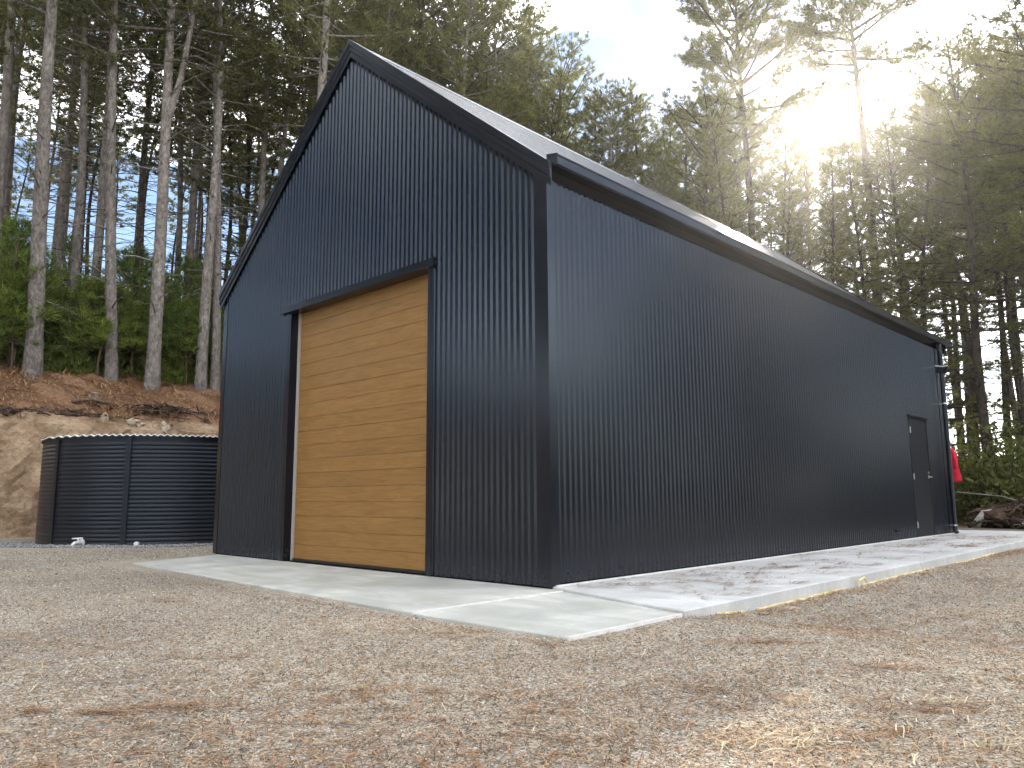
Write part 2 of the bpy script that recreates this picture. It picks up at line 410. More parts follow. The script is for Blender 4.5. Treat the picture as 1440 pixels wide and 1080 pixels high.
# concrete apron and path
apron = empty('concrete_pavement'); tag(apron, kind='structure')
def slab(poly, z0, z1, mat, name='slab', bev=0.008):
    m = MB(); m.prism(poly, lambda a, b_, t: (a, b_, t), z0, z1); return m.build(name, mat, apron, bevel=bev)
slab([(-6.32, -1.52), (0.19, -1.82), (0.19, 0.0), (-6.95, 0.0)], -0.16, 0.0, M_CONC)
slab([(0.205, -1.83), (1.74, -1.83), (1.74, -0.52), (0.205, -0.06)], -0.16, -0.002, M_CONC)
slab([(0.0, 0.005), (0.205, -0.05), (1.76, -0.51), (1.76, 15.2), (0.0, 15.2)], -0.19, 0.022, M_PATH)
slab([(-7.1, 13.55), (-0.005, 13.55), (-0.005, 15.2), (-7.1, 15.2)], -0.19, 0.02, M_PATH)
m = MB(); m.box(0.186, 0.208, -1.84, -0.07, -0.02, 0.006); m.build('joint_strip', M_WHITE, apron)
m = MB(); m.box(1.738, 1.754, -1.84, -0.53, -0.05, 0.004); m.build('joint_strip', M_WHITE, apron)
m = MB(); m.box(0.035, 0.062, 0.02, 13.5, 0.02, 0.034); m.build('joint_strip', M_WHITE, apron)

# ------------------------------------------------------------------ shed
W, L, H = 7.08, 13.54, 4.17
SL = 0.813; XC = -3.54
AP = H+SL*3.54          # wall apex
DX0, DX1, DH = -4.99, -1.82, 3.58
PY0, PY1, PH = 10.88, 12.05, 2.42
shed = empty('shed', (XC, L/2, 0))
tag(shed, 'tall charcoal ribbed-steel gable shed with a timber-look garage door', 'shed')
SH = Vector((-XC, -L/2, 0))     # children are built in world coordinates
def part(mb, name, mat, parent=None, smooth=False, bevel=0.0):
    o = mb.build(name, mat, parent if parent is not None else shed, smooth, bevel)
    if parent is None: o.location = SH
    return o
def part_me(me, name, parent):
    return obj(name, me, parent)

PITCHR = 0.087
PROF = [(0.0, 0.0), (0.021, 0.0), (0.041, 0.020), (0.064, 0.020), (0.084, 0.0)]
def rib_points(u0, u1, extra=()):
    us = []
    k0 = int(math.floor(u0/PITCHR))-1; k1 = int(math.ceil(u1/PITCHR))+1
    for k in range(k0, k1+1):
        for a, d in PROF: us.append((k*PITCHR+a, d))
    arr = [p for p in us if u0+1e-6 < p[0] < u1-1e-6]
    def dep(u): return float(np.interp(u, [p[0] for p in us], [p[1] for p in us]))
    pts = [(u0, dep(u0))]+arr+[(u1, dep(u1))]
    for e in extra:
        if u0 < e < u1: pts += [(e-1e-4, dep(e)), (e+1e-4, dep(e))]
    return sorted(pts)
def sheet_mesh(name, u0, u1, zb, zt, fn, mat, extra=()):
    pts = rib_points(u0, u1, extra); v = []; f = []
    for (a, da), (c, dc) in zip(pts[:-1], pts[1:]):
        mid = (a+c)/2; z0 = zb(mid)
        i = len(v); v += [fn(a, da, z0), fn(c, dc, z0), fn(c, dc, zt(c)), fn(a, da, zt(a))]; f.append((i, i+1, i+2, i+3))
    return mesh_from(name, v, f, mat)

# walls: a backing with cladding sheets on it
def gable_top(x): return AP-SL*abs(x-XC)
m = MB()
m.prism([(-W, 0), (DX0, 0), (DX0, DH), (DX1, DH), (DX1, 0), (-0.005, 0), (-0.005, H), (XC, AP), (-W, H)][::-1], lambda a, b_, t: (a, t, b_), 0.004, 0.10)
front = part(m, 'front_wall', M_DARK)
nsh = 8; sw = (W-0.10)/nsh
for k in range(nsh):
    u0, u1 = -W+0.05+k*sw, -W+0.05+(k+1)*sw
    me = sheet_mesh('cladding_sheet', u0, u1, lambda u: DH if DX0 < u < DX1 else 0.018, lambda u: gable_top(u)-0.02,
                    lambda u, d, z: (u, -d-0.0015*(k % 2), z), M_CLAD, (DX0, DX1, XC))
    part_me(me, 'cladding_sheet', front)
m = MB(); m.prism([(0.1, 0), (PY0, 0), (PY0, PH), (PY1, PH), (PY1, 0), (L, 0), (L, H), (0.1, H)], lambda a, b_, t: (t, a, b_), -0.10, -0.004)
side = part(m, 'side_wall', M_DARK)
nsh = 16; sw = (L-0.14)/nsh
for k in range(nsh):
    u0, u1 = 0.06+k*sw, 0.06+(k+1)*sw
    me = sheet_mesh('cladding_sheet', u0, u1, lambda u: PH if PY0 < u < PY1 else 0.045, lambda u: H-0.01,
                    lambda u, d, z: (0.006+0.65*d+0.0012*(k % 2), u, z), M_CLAD, (PY0, PY1))
    part_me(me, 'cladding_sheet', side)
m = MB(); m.box(-W, -W+0.10, 0.1, L, 0, H); left = part(m, 'side_wall', M_CLAD)
m = MB(); m.prism([(-W+0.1, 0), (-0.1, 0), (-0.1, H), (XC, AP-0.08), (-W+0.1, H)][::-1], lambda a, b_, t: (a, t, b_), L-0.1, L); part(m, 'back_wall', M_CLAD)

# corner flashings (folded L)
m = MB()
m.box(-0.105, 0.028, -0.028, -0.0245, 0.015, H-0.02); m.box(0.0245, 0.028, -0.0245, 0.095, 0.03, H-0.02)
m.box(-0.105, -0.100, -0.0245, -0.012, 0.015, H-0.02); m.box(0.012, 0.0245, 0.090, 0.095, 0.03, H-0.02)
part(m, 'corner_flashing', M_TRIM)
m = MB(); m.box(-W-0.028, -W+0.10, -0.028, -0.0245, 0.015, H-0.02); m.box(-W-0.028, -W-0.0245, -0.0245, 0.10, 0.015, H-0.02)
m.box(-W+0.095, -W+0.10, -0.0245, -0.008, 0.015, H-0.02)
part(m, 'corner_flashing', M_TRIM)
m = MB(); m.box(0.0245, 0.028, L-0.10, L+0.028, 0.03, H-0.02); m.box(-0.1, 0.0245, L+0.0245, L+0.028, 0.03, H-0.02)
part(m, 'corner_flashing', M_TRIM)

# roof
RZ = 0.115                       # roof plane above wall line
def roof_z(x): return AP+RZ-SL*abs(x-XC)
m = MB(); m.prism([(-W-0.028, roof_z(-W-0.028)-0.10), (XC, roof_z(XC)-0.10), (0.028, roof_z(0.028)-0.10), (0.028, roof_z(0.028)-0.03), (XC, roof_z(XC)-0.03), (-W-0.028, roof_z(-W-0.028)-0.03)],
                  lambda a, b_, t: (a, t, b_), -0.05, L+0.05)
roof = part(m, 'roof', M_DARK)
cs = math.cos(math.atan(SL)); sn = math.sin(math.atan(SL))
nsh = 18; y0r, y1r = -0.065, L+0.065; sw = (y1r-y0r)/nsh
for side_s in (1, -1):
    for k in range(nsh):
        u0, u1 = y0r+k*sw, y0r+(k+1)*sw
        pts = rib_points(u0, u1); v = []; f = []
        for (u, d) in pts:
            d = d*0.95-0.012+0.001*(k % 2)
            for xx in (0.02, 3.60):
                v.append((XC+side_s*(xx+sn*d), u, AP+RZ-SL*xx+cs*d))
        for i in range(len(pts)-1):
            q = (2*i, 2*i+1, 2*i+3, 2*i+2); f.append(q if side_s > 0 else q[::-1])
        part_me(mesh_from('roof_sheet', v, f, M_ROOF), 'roof_sheet', roof)
m = MB(); m.prism([(XC-0.17, roof_z(XC-0.17)+0.016), (XC, AP+RZ+0.03), (XC+0.17, roof_z(XC+0.17)+0.016), (XC+0.17, roof_z(XC+0.17)+0.012), (XC, AP+RZ+0.022), (XC-0.17, roof_z(XC-0.17)+0.012)],
                  lambda a, b_, t: (a, t, b_), y0r+0.01, L+0.06)
part(m, 'ridge_capping', M_ROOF, roof)
# roof screws: rows of tiny hex heads along the battens
m = MB()
for r_ in range(5):
    xx = 0.35+r_*0.78
    for k in range(int((L)/(PITCHR*5))):
        yy = 0.0525+k*PITCHR*5
        cx_, cz_ = XC+xx+sn*0.008, AP+RZ-SL*xx+cs*0.008
        fn = lambda a, b_, t: (cx_+a*cs+sn*t, yy+b_, cz_-a*sn+cs*t)
        m.prism([(0.009*math.cos(i*math.pi/3), 0.009*math.sin(i*math.pi/3)) for i in range(6)], fn, 0, 0.006)
so = part(m, 'roof_screws', M_RUBBER, roof); so['kind'] = 'stuff'
# wall screws
m = MB()
for zz in (0.12, 1.35, 2.6, 3.85):
    for k in range(1, int(W/PITCHR/3)):
        xx = (math.floor(-W/PITCHR)+3*k)*PITCHR+0.0535
        if DX0-0.1 < xx < DX1+0.1 and zz < DH+0.15: continue
        if xx > -0.12 or xx < -W+0.1: continue
        m.prism([(0.008*math.cos(i*math.pi/3), 0.008*math.sin(i*math.pi/3)) for i in range(6)], lambda a, b_, t: (xx+a, -0.019-t, zz+b_), 0, 0.008)
for zz in (4.9, 5.8):
    for k in range(1, int(W/PITCHR/3)):
        xx = (math.floor(-W/PITCHR)+3*k)*PITCHR+0.0535
        if gable_top(xx) > zz+0.15:
            m.prism([(0.008*math.cos(i*math.pi/3), 0.008*math.sin(i*math.pi/3)) for i in range(6)], lambda a, b_, t: (xx+a, -0.019-t, zz+b_), 0, 0.008)
so = part(m, 'wall_screws', M_TRIM, front); so['kind'] = 'stuff'
m = MB()
for zz in (0.13, 1.35, 2.6, 3.85):
    for k in range(1, int(L/PITCHR/2)):
        yy = 2*k*PITCHR+0.0535
        if PY0-0.1 < yy < PY1+0.1 and zz < PH+0.1: continue
        m.prism([(0.008*math.cos(i*math.pi/3), 0.008*math.sin(i*math.pi/3)) for i in range(6)], lambda a, b_, t: (0.019+t, yy+a, zz+b_), 0, 0.008)
so = part(m, 'wall_screws', M_TRIM, side); so['kind'] = 'stuff'

# barge cappings with rolled steps, mitred at the apex
def barge(sgn, yo, yi):
    # cross-section in (depth, height-perp): stepped fascia
    sec = [(0.00, -0.165), (0.012, -0.165), (0.012, -0.105), (0.030, -0.088), (0.030, -0.045), (0.046, -0.028), (0.046, 0.034), (-0.11, 0.034), (-0.11, 0.026), (0.00, 0.026)]
    m = MB(); v = []; n = len(sec)
    for (xx) in (0.0, 3.66):
        for (d, h) in sec:
            v.append((XC+sgn*xx, yo-d if yo < 1 else yo+d, AP+RZ-SL*xx+h/cs))
    f = [(i, (i+1) % n, n+(i+1) % n, n+i) for i in range(n)]+[tuple(range(n-1, -1, -1)), tuple(range(n, 2*n))]
    m.add(v, f); return m
for sgn in (1, -1):
    part(barge(sgn, -0.05, 0), 'barge_capping', M_TRIM)
    part(barge(sgn, L+0.05, 0), 'barge_capping', M_TRIM)

# gutter on the right eave: fascia, quad profile with lip and end caps
def gutter(sgn):
    x0 = 0.0 if sgn > 0 else -W
    m = MB(); gz = H+0.025
    sec = [(0.03, 0.0), (0.155, 0.0), (0.172, 0.016), (0.172, 0.098), (0.180, 0.105), (0.180, 0.118), (0.164, 0.118), (0.164, 0.012), (0.036, 0.012), (0.036, 0.105), (0.03, 0.105)]
    ends = (-0.02, L+0.42)
    v = []; n = len(sec)
    for yy in ends:
        for a, h in sec: v.append((x0+sgn*a, yy, gz+h))
    f = [(i, (i+1) % n, n+(i+1) % n, n+i) for i in range(n)]
    m.add(v, f)
    g = part(m, 'gutter', M_TRIM)
    for yy in ends:
        c = MB(); c.prism([(x0+sgn*0.028, gz-0.002), (x0+sgn*0.157, gz-0.002), (x0+sgn*0.175, gz+0.015), (x0+sgn*0.175, gz+0.13), (x0+sgn*0.028, gz+0.16)], lambda a, b_, t: (a, t, b_), yy-0.004, yy+0.004)
        part(c, 'end_cap', M_TRIM, g)
    m = MB(); m.box(*(sorted((x0+sgn*0.003, x0+sgn*0.029))), 0.03, L-0.02, H-0.075, H+0.10); part(m, 'eave_fascia', M_DARK)  # fascia in near-black, standing in for the shade band below the gutter
gutter(1); gutter(-1)

# downpipe at the far corner
dpx, dpy = 0.115, 13.12
m = MB(); m.tube([(0.10, dpy, 4.20), (0.11, dpy, 4.12), (dpx, dpy, 4.0), (dpx, dpy, 0.08), (dpx+0.04, dpy-0.0, 0.03)], [0.048]*5, 14)
dp = part(m, 'downpipe', M_PIPE, smooth=True)
for zz in (2.85, 0.20):
    c = MB(); c.tube([(dpx, dpy, zz-0.014), (dpx, dpy, zz+0.014)], [0.052, 0.052], 14); c.box(0.022, dpx-0.03, dpy-0.012, dpy+0.012, zz-0.010, zz+0.010)
    part(c, 'pipe_bracket', M_ZINC, dp)
m = MB(); ns = 16; pts = []
for i in range(ns+1):
    t = math.pi*(i/ns); pts.append((0.16*math.cos(t), -0.17*math.sin(t)))
v = []
m.prism([(p[0], p[1]) for p in pts], lambda a, b_, t: (0.12+a*0.85, dpy+0.01+t, 3.68+b_-0.10*a), -0.075, 0.075)
rh = part(m, 'rain_head', M_TRIM, dp)
m = MB(); m.tube([(-0.02, dpy-0.08, 3.71), (0.07, dpy-0.08, 3.685), (0.17, dpy-0.08, 3.665), (0.27, dpy-0.08, 3.67)], [0.011]*4, 8); part(m, 'head_rim', M_WHITE, dp)

# garage door
m = MB(); m.box(DX0+0.06, DX1-0.02, 0.150, 0.19, 0.01, DH); gd = part(m, 'garage_door', M_RUBBER)
gd['label'] = 'timber-look sectional garage door'
nb = 18; bh = (DH-0.045)/nb; dx0, dx1 = DX0+0.085, DX1-0.045
def board_mesh(h, joint):
    v = []; f = []
    e = 0.002 if not joint else 0.009
    sec = [(0.0, 0.150), (0.0, 0.127), (e, 0.122), (h-0.003, 0.122), (h-0.0010, 0.127), (h-0.0010, 0.150)]
    n = len(sec)
    for x in (dx0, dx1):
        for z_, y_ in sec: v.append((x, y_, z_))
    for i in range(n): f.append((i, n+i, n+(i+1) % n, (i+1) % n))
    f += [tuple(range(n)), tuple(range(2*n-1, n-1, -1))]
    return mesh_from('board', v, f, M_WOOD)
bm0, bm1 = board_mesh(bh, False), board_mesh(bh, True)
for k in range(nb):
    o = obj('board', bm1 if (k % 3 == 0 and k) else bm0, gd); o.location = (0, 0, 0.035+k*bh)
m = MB(); m.box(dx0-0.01, dx1+0.02, 0.105, 0.15, 0.004, 0.034); part(m, 'bottom_seal', M_RUBBER, gd)
m = MB(); m.box(dx0-0.026, dx0-0.012, 0.085, 0.15, 0.004, DH-0.02); part(m, 'edge_seal', M_SEAL, gd)
m = MB(); m.box(dx1+0.004, dx1+0.012, 0.10, 0.15, 0.004, DH-0.02); part(m, 'edge_seal', M_RUBBER, gd)
# jambs and header
m = MB(); m.box(DX0-0.09, DX0, -0.034, -0.022, 0.012, DH-0.03); m.box(DX0, DX0+0.045, -0.030, 0.16, 0.012, DH-0.02); part(m, 'door_jamb', M_TRIM, bevel=0.002)
m = MB(); m.box(DX1, DX1+0.075, -0.034, -0.022, 0.012, DH-0.03); m.box(DX1-0.022, DX1, -0.034, 0.16, 0.012, DH-0.02); part(m, 'door_jamb', M_TRIM, bevel=0.002)
m = MB(); m.prism([(-0.075, -0.03), (-0.068, -0.036), (0.12, -0.036), (0.12, -0.02), (-0.06, -0.02), (-0.06, 0.055), (-0.02, 0.075), (-0.02, 0.082), (-0.075, 0.06)],
                  lambda a, b_, t: (t, a, DH+b_), DX0-0.17, DX1+0.12); part(m, 'door_header', M_TRIM)

# personnel door
m = MB(); m.box(-0.03, 0.012, PY0+0.04, PY1-0.04, 0.035, PH-0.04); pd = part(m, 'entry_door', M_DOORP, bevel=0.003)
m = MB(); m.box(-0.05, 0.021, PY0, PY0+0.034, 0.03, PH); m.box(-0.05, 0.021, PY1-0.034, PY1, 0.03, PH); m.box(-0.05, 0.021, PY0+0.034, PY1-0.034, PH-0.034, PH); part(m, 'door_frame', M_DOORP, pd)
m = MB(); m.box(0.0, 0.06, PY0-0.06, PY1+0.05, PH+0.004, PH+0.03); part(m, 'drip_flashing', M_TRIM, pd)
for zz in (2.15, 1.22, 0.27):
    m = MB(); m.tube([(0.030, PY0+0.037, zz-0.06), (0.030, PY0+0.037, zz+0.06)], [0.011, 0.011], 8); m.box(0.012, 0.028, PY0+0.037, PY0+0.075, zz-0.055, zz+0.055); part(m, 'hinge', M_ZINC, pd)
m = MB(); hy = PY1-0.13
m.tube([(0.012, hy, 1.22), (0.022, hy, 1.22)], [0.034, 0.034], 14); m.tube([(0.02, hy, 1.22), (0.075, hy, 1.22), (0.08, hy-0.02, 1.22), (0.08, hy-0.15, 1.215)], [0.013, 0.013, 0.013, 0.010], 8)
m.tube([(0.012, hy, 1.31), (0.028, hy, 1.31)], [0.022, 0.022], 12)
part(m, 'lever_handle', M_ZINC, pd)
m = MB(); m.box(0.019, 0.040, 9.62, 9.92, 0.17, 0.215); m.box(0.019, 0.06, 9.60, 9.94, 0.215, 0.225); part(m, 'wall_vent', M_RUBBER)

# ------------------------------------------------------------------ water tank
TX, TY, TR, TH0, TH1 = -12.92, 1.80, 2.72, -0.06, 2.10
tank = empty('water_tank', (TX, TY, TH0)); tag(tank, 'round charcoal corrugated-steel water tank beside the earth bank', 'tank')
TZ = TH1-TH0; npan = 10; seam0 = None
a_cam = math.atan2(CAM.y-TY, CAM.x-TX)
seam_a = a_cam-rad(20)
def ring(a0, a1, rfun, z_list, na):
    v = []; f = []
    for i in range(na+1):
        a = a0+(a1-a0)*i/na
        for z_ in z_list:
            r = rfun(z_, a); v.append((r*math.cos(a), r*math.sin(a), z_))
    n = len(z_list)
    for i in range(na):
        for j in range(n-1): f.append((i*n+j, (i+1)*n+j, (i+1)*n+j+1, i*n+j+1))
    return v, f
nrib = 25; band = TZ-0.14
zl = []
for k in range(nrib):
    b0 = 0.02+k*band/nrib; hh = band/nrib
    zl += [b0+hh*q for q in (0, 0.16, 0.34, 0.62, 0.84)]
zl += [TZ-0.12, TZ-0.02]
def rrib(z_, a):
    t = ((z_-0.02)/(band/nrib)) % 1.0
    if z_ > TZ-0.125: return TR
    return TR+0.011*float(np.interp(t, [0, 0.16, 0.34, 0.62, 0.84, 1], [0, 0.25, 1, 1, 0.25, 0]))
da = 2*math.pi/npan
for k in range(npan):
    a0 = seam_a+k*da
    v, f = ring(a0+0.006, a0+da-0.006, rrib, zl, 14)
    obj('wall_panel', mesh_from('wall_panel', v, f, M_TANK), tank)
    m = MB(); v = []
    ww = 0.055/TR
    for (aa, rr) in ((a0-ww, TR+0.004), (a0-ww, TR+0.034), (a0+ww, TR+0.034), (a0+ww, TR+0.004)):
        v.append((rr*math.cos(aa), rr*math.sin(aa)))
    m.prism(v, lambda a, b_, t: (a, b_, t), 0.0, TZ-0.015); m.build('seam_post', M_TANK, tank)
m = MB(); v, f = ring(0, 2*math.pi, lambda z_, a: TR-0.02, [0.0, TZ-0.01], 64); m.add(v, f); m.build('liner', M_DARK, tank)
# low-pitched corrugated lid, corrugations run across
na = 120; v = []; f = []
gx_ = np.linspace(-TR-0.07, TR+0.07, 150)
rr2 = TR+0.07
rim = []
for i, x in enumerate(gx_):
    hw = math.sqrt(max(rr2*rr2-x*x, 0.0))
    zc = 0.016*math.sin(2*math.pi*x/0.11)
    for j in range(7):
        y = -hw+2*hw*j/6
        v.append((x, y, TZ+0.012+zc+0.03*(1-(x*x+y*y)/(rr2*rr2))))
for i in range(len(gx_)-1):
    for j in range(6): f.append((i*7+j, (i+1)*7+j, (i+1)*7+j+1, i*7+j+1))
lid = obj('lid', mesh_from('lid', v, f, M_ZINC, True), tank); lid.rotation_euler[2] = a_cam+rad(105)
v = []; f = []; ne = 720
for i in range(ne):
    a = 2*math.pi*i/ne; x = rr2*math.cos(a); zc = 0.016*math.sin(2*math.pi*x/0.11)
    for (rr_, z_) in ((rr2+0.002, TZ+0.012+zc-0.010), (rr2+0.002, TZ+0.012+zc+0.008), (rr2-0.03, TZ+0.014+zc+0.010)): v.append((rr_*math.cos(a), rr_*math.sin(a), z_))
for i in range(ne):
    b0, b1 = i*3, ((i+1) % ne)*3
    f += [(b0, b1, b1+1, b0+1), (b0+1, b1+1, b1+2, b0+2)]
le = obj('lid_edge', mesh_from('lid_edge', v, f, M_WHITE, False), tank); le.rotation_euler[2] = a_cam+rad(105)
m = MB(); v, f = ring(0, 2*math.pi, lambda z_, a: TR+0.03, [TZ-0.05, TZ+0.0], 72); m.add(v, f); m.build('rim_flashing', M_TANK, tank)
va = a_cam-rad(37)
vx, vy = math.cos(va), math.sin(va)
m = MB(); m.tube([(vx*(TR), vy*(TR), 0.10), (vx*(TR+0.22), vy*(TR+0.22), 0.10), (vx*(TR+0.26), vy*(TR+0.26), 0.07), (vx*(TR+0.26), vy*(TR+0.26), 0.0)], [0.035]*4, 10)
m.tube([(vx*(TR+0.03), vy*(TR+0.03), 0.10), (vx*(TR+0.06), vy*(TR+0.06), 0.10)], [0.07, 0.07], 12)
m.tube([(vx*(TR+0.13), vy*(TR+0.13), 0.10), (vx*(TR+0.13), vy*(TR+0.13), 0.19)], [0.018, 0.018], 8)
m.tube([(vx*(TR+0.13)-vy*0.10, vy*(TR+0.13)+vx*0.10, 0.19), (vx*(TR+0.13)+vy*0.14, vy*(TR+0.13)-vx*0.14, 0.18)], [0.016, 0.012], 8)
m.build('outlet_valve', M_WHITE, tank)
va = a_cam-rad(14); vx, vy = math.cos(va), math.sin(va)
m = MB(); m.tube([(vx*TR, vy*TR, 0.08), (vx*(TR+0.12), vy*(TR+0.12), 0.08)], [0.03, 0.03], 10); m.tube([(vx*(TR+0.10), vy*(TR+0.10), 0.08), (vx*(TR+0.14), vy*(TR+0.14), 0.08)], [0.042, 0.042], 10); m.build('outlet_cap', M_WHITE, tank)

# ------------------------------------------------------------------ trees
def unit(a): return a/np.maximum(np.linalg.norm(a, axis=-1, keepdims=True), 1e-9)

class Wood:
    """collects tapered tubes fast"""
    def __init__(s): s.V = []; s.F = []; s.n = 0
    def tube(s, P, R, k):
        P = np.asarray(P, float); R = np.asarray(R, float); m = len(P)
        D = np.empty_like(P); D[1:-1] = P[2:]-P[:-2]; D[0] = P[1]-P[0]; D[-1] = P[-1]-P[-2]; D = unit(D)
        ref = np.array([0, 0, 1.0]) if abs(D[0][2]) < 0.8 else np.array([1.0, 0, 0])
        A = unit(np.cross(D, ref)); B = np.cross(D, A)
        t = np.arange(k)*2*math.pi/k
        ringv = P[:, None, :]+R[:, None, None]*(A[:, None, :]*np.cos(t)[None, :, None]+B[:, None, :]*np.sin(t)[None, :, None])
        s.V.append(ringv.reshape(-1, 3))
        i = np.arange(m-1)[:, None]*k; j = np.arange(k)[None, :]; j2 = (j+1) % k
        f = np.stack([i+j, i+j2, i+k+j2, i+k+j], -1).reshape(-1, 4)+s.n
        s.F.append(f); s.n += m*k
    def mesh(s, name, mat, extra_mat=None):
        V = np.concatenate(s.V).astype(np.float32); F = np.concatenate(s.F).astype(np.int32)
        me = bpy.data.meshes.new(name); me.vertices.add(len(V)); me.vertices.foreach_set('co', V.reshape(-1))
        me.loops.add(len(F)*4); me.loops.foreach_set('vertex_index', F.reshape(-1))
        me.polygons.add(len(F)); me.polygons.foreach_set('loop_start', np.arange(0, len(F)*4, 4, dtype=np.int32))
        me.polygons.foreach_set('loop_total', np.full(len(F), 4, np.int32))
        me.polygons.foreach_set('use_smooth', np.ones(len(F), bool))
        me.materials.append(mat); me.update(calc_edges=True); return me

def needles(r, P, D, K, ln, wd, spread=0.75, name='crown', mat=None):
    P = np.asarray(P); D = unit(np.asarray(D)); N = len(P)
    d = unit(D[:, None, :]*0.8+r.randn(N, K, 3)*spread*0.62)
    l = ln*(0.65+0.6*r.rand(N, K, 1))
    side = unit(np.cross(d, r.randn(N, K, 3)))*(wd*(0.7+0.6*r.rand(N, K, 1))/2)
    base = P[:, None, :]+d*0.02+r.randn(N, K, 3)*0.025
    T = np.stack([base-side, base+side, base+d*l], 2).reshape(-1, 3, 3)
    return mesh_tris(name, T, mat or M_NEEDLE)

def sway_path(r, H, lean, wob, n=12, x0=0, y0=0):
    z = np.linspace(-0.4, H, n); t = np.clip(z/H, 0, 1)
    p1, p2 = r.rand(2)*6.28
    x = x0+lean[0]*t*H+wob*np.sin(2.2*math.pi*t+p1)*t; y = y0+lean[1]*t*H+wob*np.sin(1.7*math.pi*t+p2)*t
    x -= x[0]-x0; y -= y[0]-y0
    return np.stack([x, y, z], 1)

def pine(seed, H, r0, cb, cr, shape='cone', whorls=22, per=5, dead=26, lean=(0, 0), wob=0.25, K=14, ln=0.25, wd=0.036,
         twig=0.42, dens=1.0, fork=None, bark=None, upturn=0.35, dead_len=1.6):
    r = np.random.RandomState(seed); w = Wood(); TP = []; TD = []
    stems = []
    path = sway_path(r, H, lean, wob, 16)
    def rad_at(t): return r0*np.where(t < 0.03, 1.25-0.25*t/0.03, 1.0)*np.power(np.clip(1-t, 0.0, 1), 0.75)*0.97+0.012
    t = np.clip(path[:, 2]/H, 0, 1); w.tube(path, rad_at(t), 12); stems.append((path, rad_at, 0.0))
    if fork:
        fz, dx, dy = fork
        z = np.linspace(fz, H*0.95, 9); tt = (z-fz)/(H*0.95-fz)
        bx = np.interp(fz, path[:, 2], path[:, 0]); byy = np.interp(fz, path[:, 2], path[:, 1])
        e = np.power(tt, 0.6)
        p2 = np.stack([bx+dx*e+0.15*np.sin(5*tt), byy+dy*e, z], 1)
        w.tube(p2, np.interp(tt, [0, 1], [float(rad_at(np.array(fz/H)))*0.72, 0.02]), 9)
        stems.append((p2, None, fz))
    for (pth, _, z0) in stems:
        zt = pth[-1, 2]
        cbh = max(cb*H, z0+1.0)
        nw = whorls if z0 == 0 else int(whorls*0.7)
        for i in range(nw):
            u = (i+0.5*r.rand())/nw                      # 0 crown base .. 1 top
            hz = cbh+(zt-cbh)*u*0.985
            cx_ = np.interp(hz, pth[:, 2], pth[:, 0]); cy_ = np.interp(hz, pth[:, 2], pth[:, 1])
            if shape == 'cone': prof_ = (1-u)**0.8*0.9+0.10
            elif shape == 'round': prof_ = math.sin(math.pi*min(0.12+0.86*u, 1))**0.6*0.9+0.08
            else: prof_ = 0.45+0.55*math.sin(math.pi*(0.15+0.8*u))         # ragged
            a0 = r.rand()*6.28
            nb_ = max(2, int(round(per*(0.65+0.6*r.rand()))))
            for b_ in range(nb_):
                a = a0+6.28*b_/nb_+r.randn()*0.25
                Lb = cr*prof_*(0.5+0.75*r.rand())
                if r.rand() < 0.10: Lb *= 0.4
                el = (-0.10+0.75*u+r.randn()*0.14) if shape != 'open' else (0.25+0.6*u+r.randn()*0.18)
                m_ = 6; s = np.linspace(0, 1, m_)
                rr = Lb*s; hh = Lb*(math.sin(el)*s+upturn*0.5*s**2)
                side_ = r.randn()*0.10*Lb*s**2
                ca, sa = math.cos(a), math.sin(a)
                B = np.stack([cx_+rr*math.cos(el)*ca-side_*sa, cy_+rr*math.cos(el)*sa+side_*ca, hz+hh], 1)
                br = 0.012+0.020*Lb*(0.8 if shape != 'open' else 1.25)*0.8
                w.tube(B, np.linspace(br, 0.008, m_), 5)
                nt_ = max(2, int(Lb/0.30*dens))
                for q in range(nt_):
                    sv = (0.30+0.70*(q+r.rand())/nt_) if shape != 'open' else (0.45+0.55*(q+r.rand())/nt_)
                    bp = np.array([np.interp(sv, s, B[:, c]) for c in range(3)])
                    sg = 1 if q % 2 else -1
                    aa = a+sg*(0.55+0.5*r.rand())
                    tl = twig*(0.45+0.9*r.rand())*(1.15-0.5*sv)*min(1.6, 0.5+Lb*0.35)
                    dv = np.array([math.cos(aa), math.sin(aa), 0.25+0.35*r.rand()-0.1*(1-u)]); dv /= np.linalg.norm(dv)
                    ep = bp+dv*tl
                    w.tube(np.stack([bp, ep]), [0.008, 0.004], 3)
                    kk = max(2, int(tl/0.16))
                    for g in range(kk):
                        TP.append(bp+dv*tl*(0.35+0.7*(g+1)/kk)+r.randn(3)*0.05); TD.append(dv+np.array([0, 0, 0.35]))
                TP.append(B[-1]); TD.append(B[-1]-B[-2]+np.array([0, 0, 0.05]))
                TP.append(B[-2]); TD.append(B[-1]-B[-2]+np.array([0, 0, 0.05]))
        TP.append(pth[-1]); TD.append(np.array([0, 0, 1.0]))
    # dead snags under the crown
    for i in range(dead):
        hz = H*(0.05+(cb-0.03)*r.rand()**0.7); a = r.rand()*6.28; Lb = dead_len*(0.25+0.9*r.rand()**1.5); el = -0.15+0.6*r.rand()
        cx_ = np.interp(hz, path[:, 2], path[:, 0]); cy_ = np.interp(hz, path[:, 2], path[:, 1])
        s = np.linspace(0, 1, 4)
        B = np.stack([cx_+Lb*s*math.cos(a), cy_+Lb*s*math.sin(a), hz+Lb*(math.sin(el)*s-0.25*s**2)+r.randn(4)*0.03*Lb*s], 1)
        w.tube(B, np.linspace(0.010+0.012*Lb, 0.004, 4), 4)
        if Lb > 0.8:
            for q in range(2):
                bp = B[1+q]; aa = a+(0.7 if q else -0.7)+r.randn()*0.2
                w.tube(np.stack([bp, bp+np.array([math.cos(aa), math.sin(aa), -0.1+0.3*r.rand()])*Lb*0.35]), [0.007, 0.003], 3)
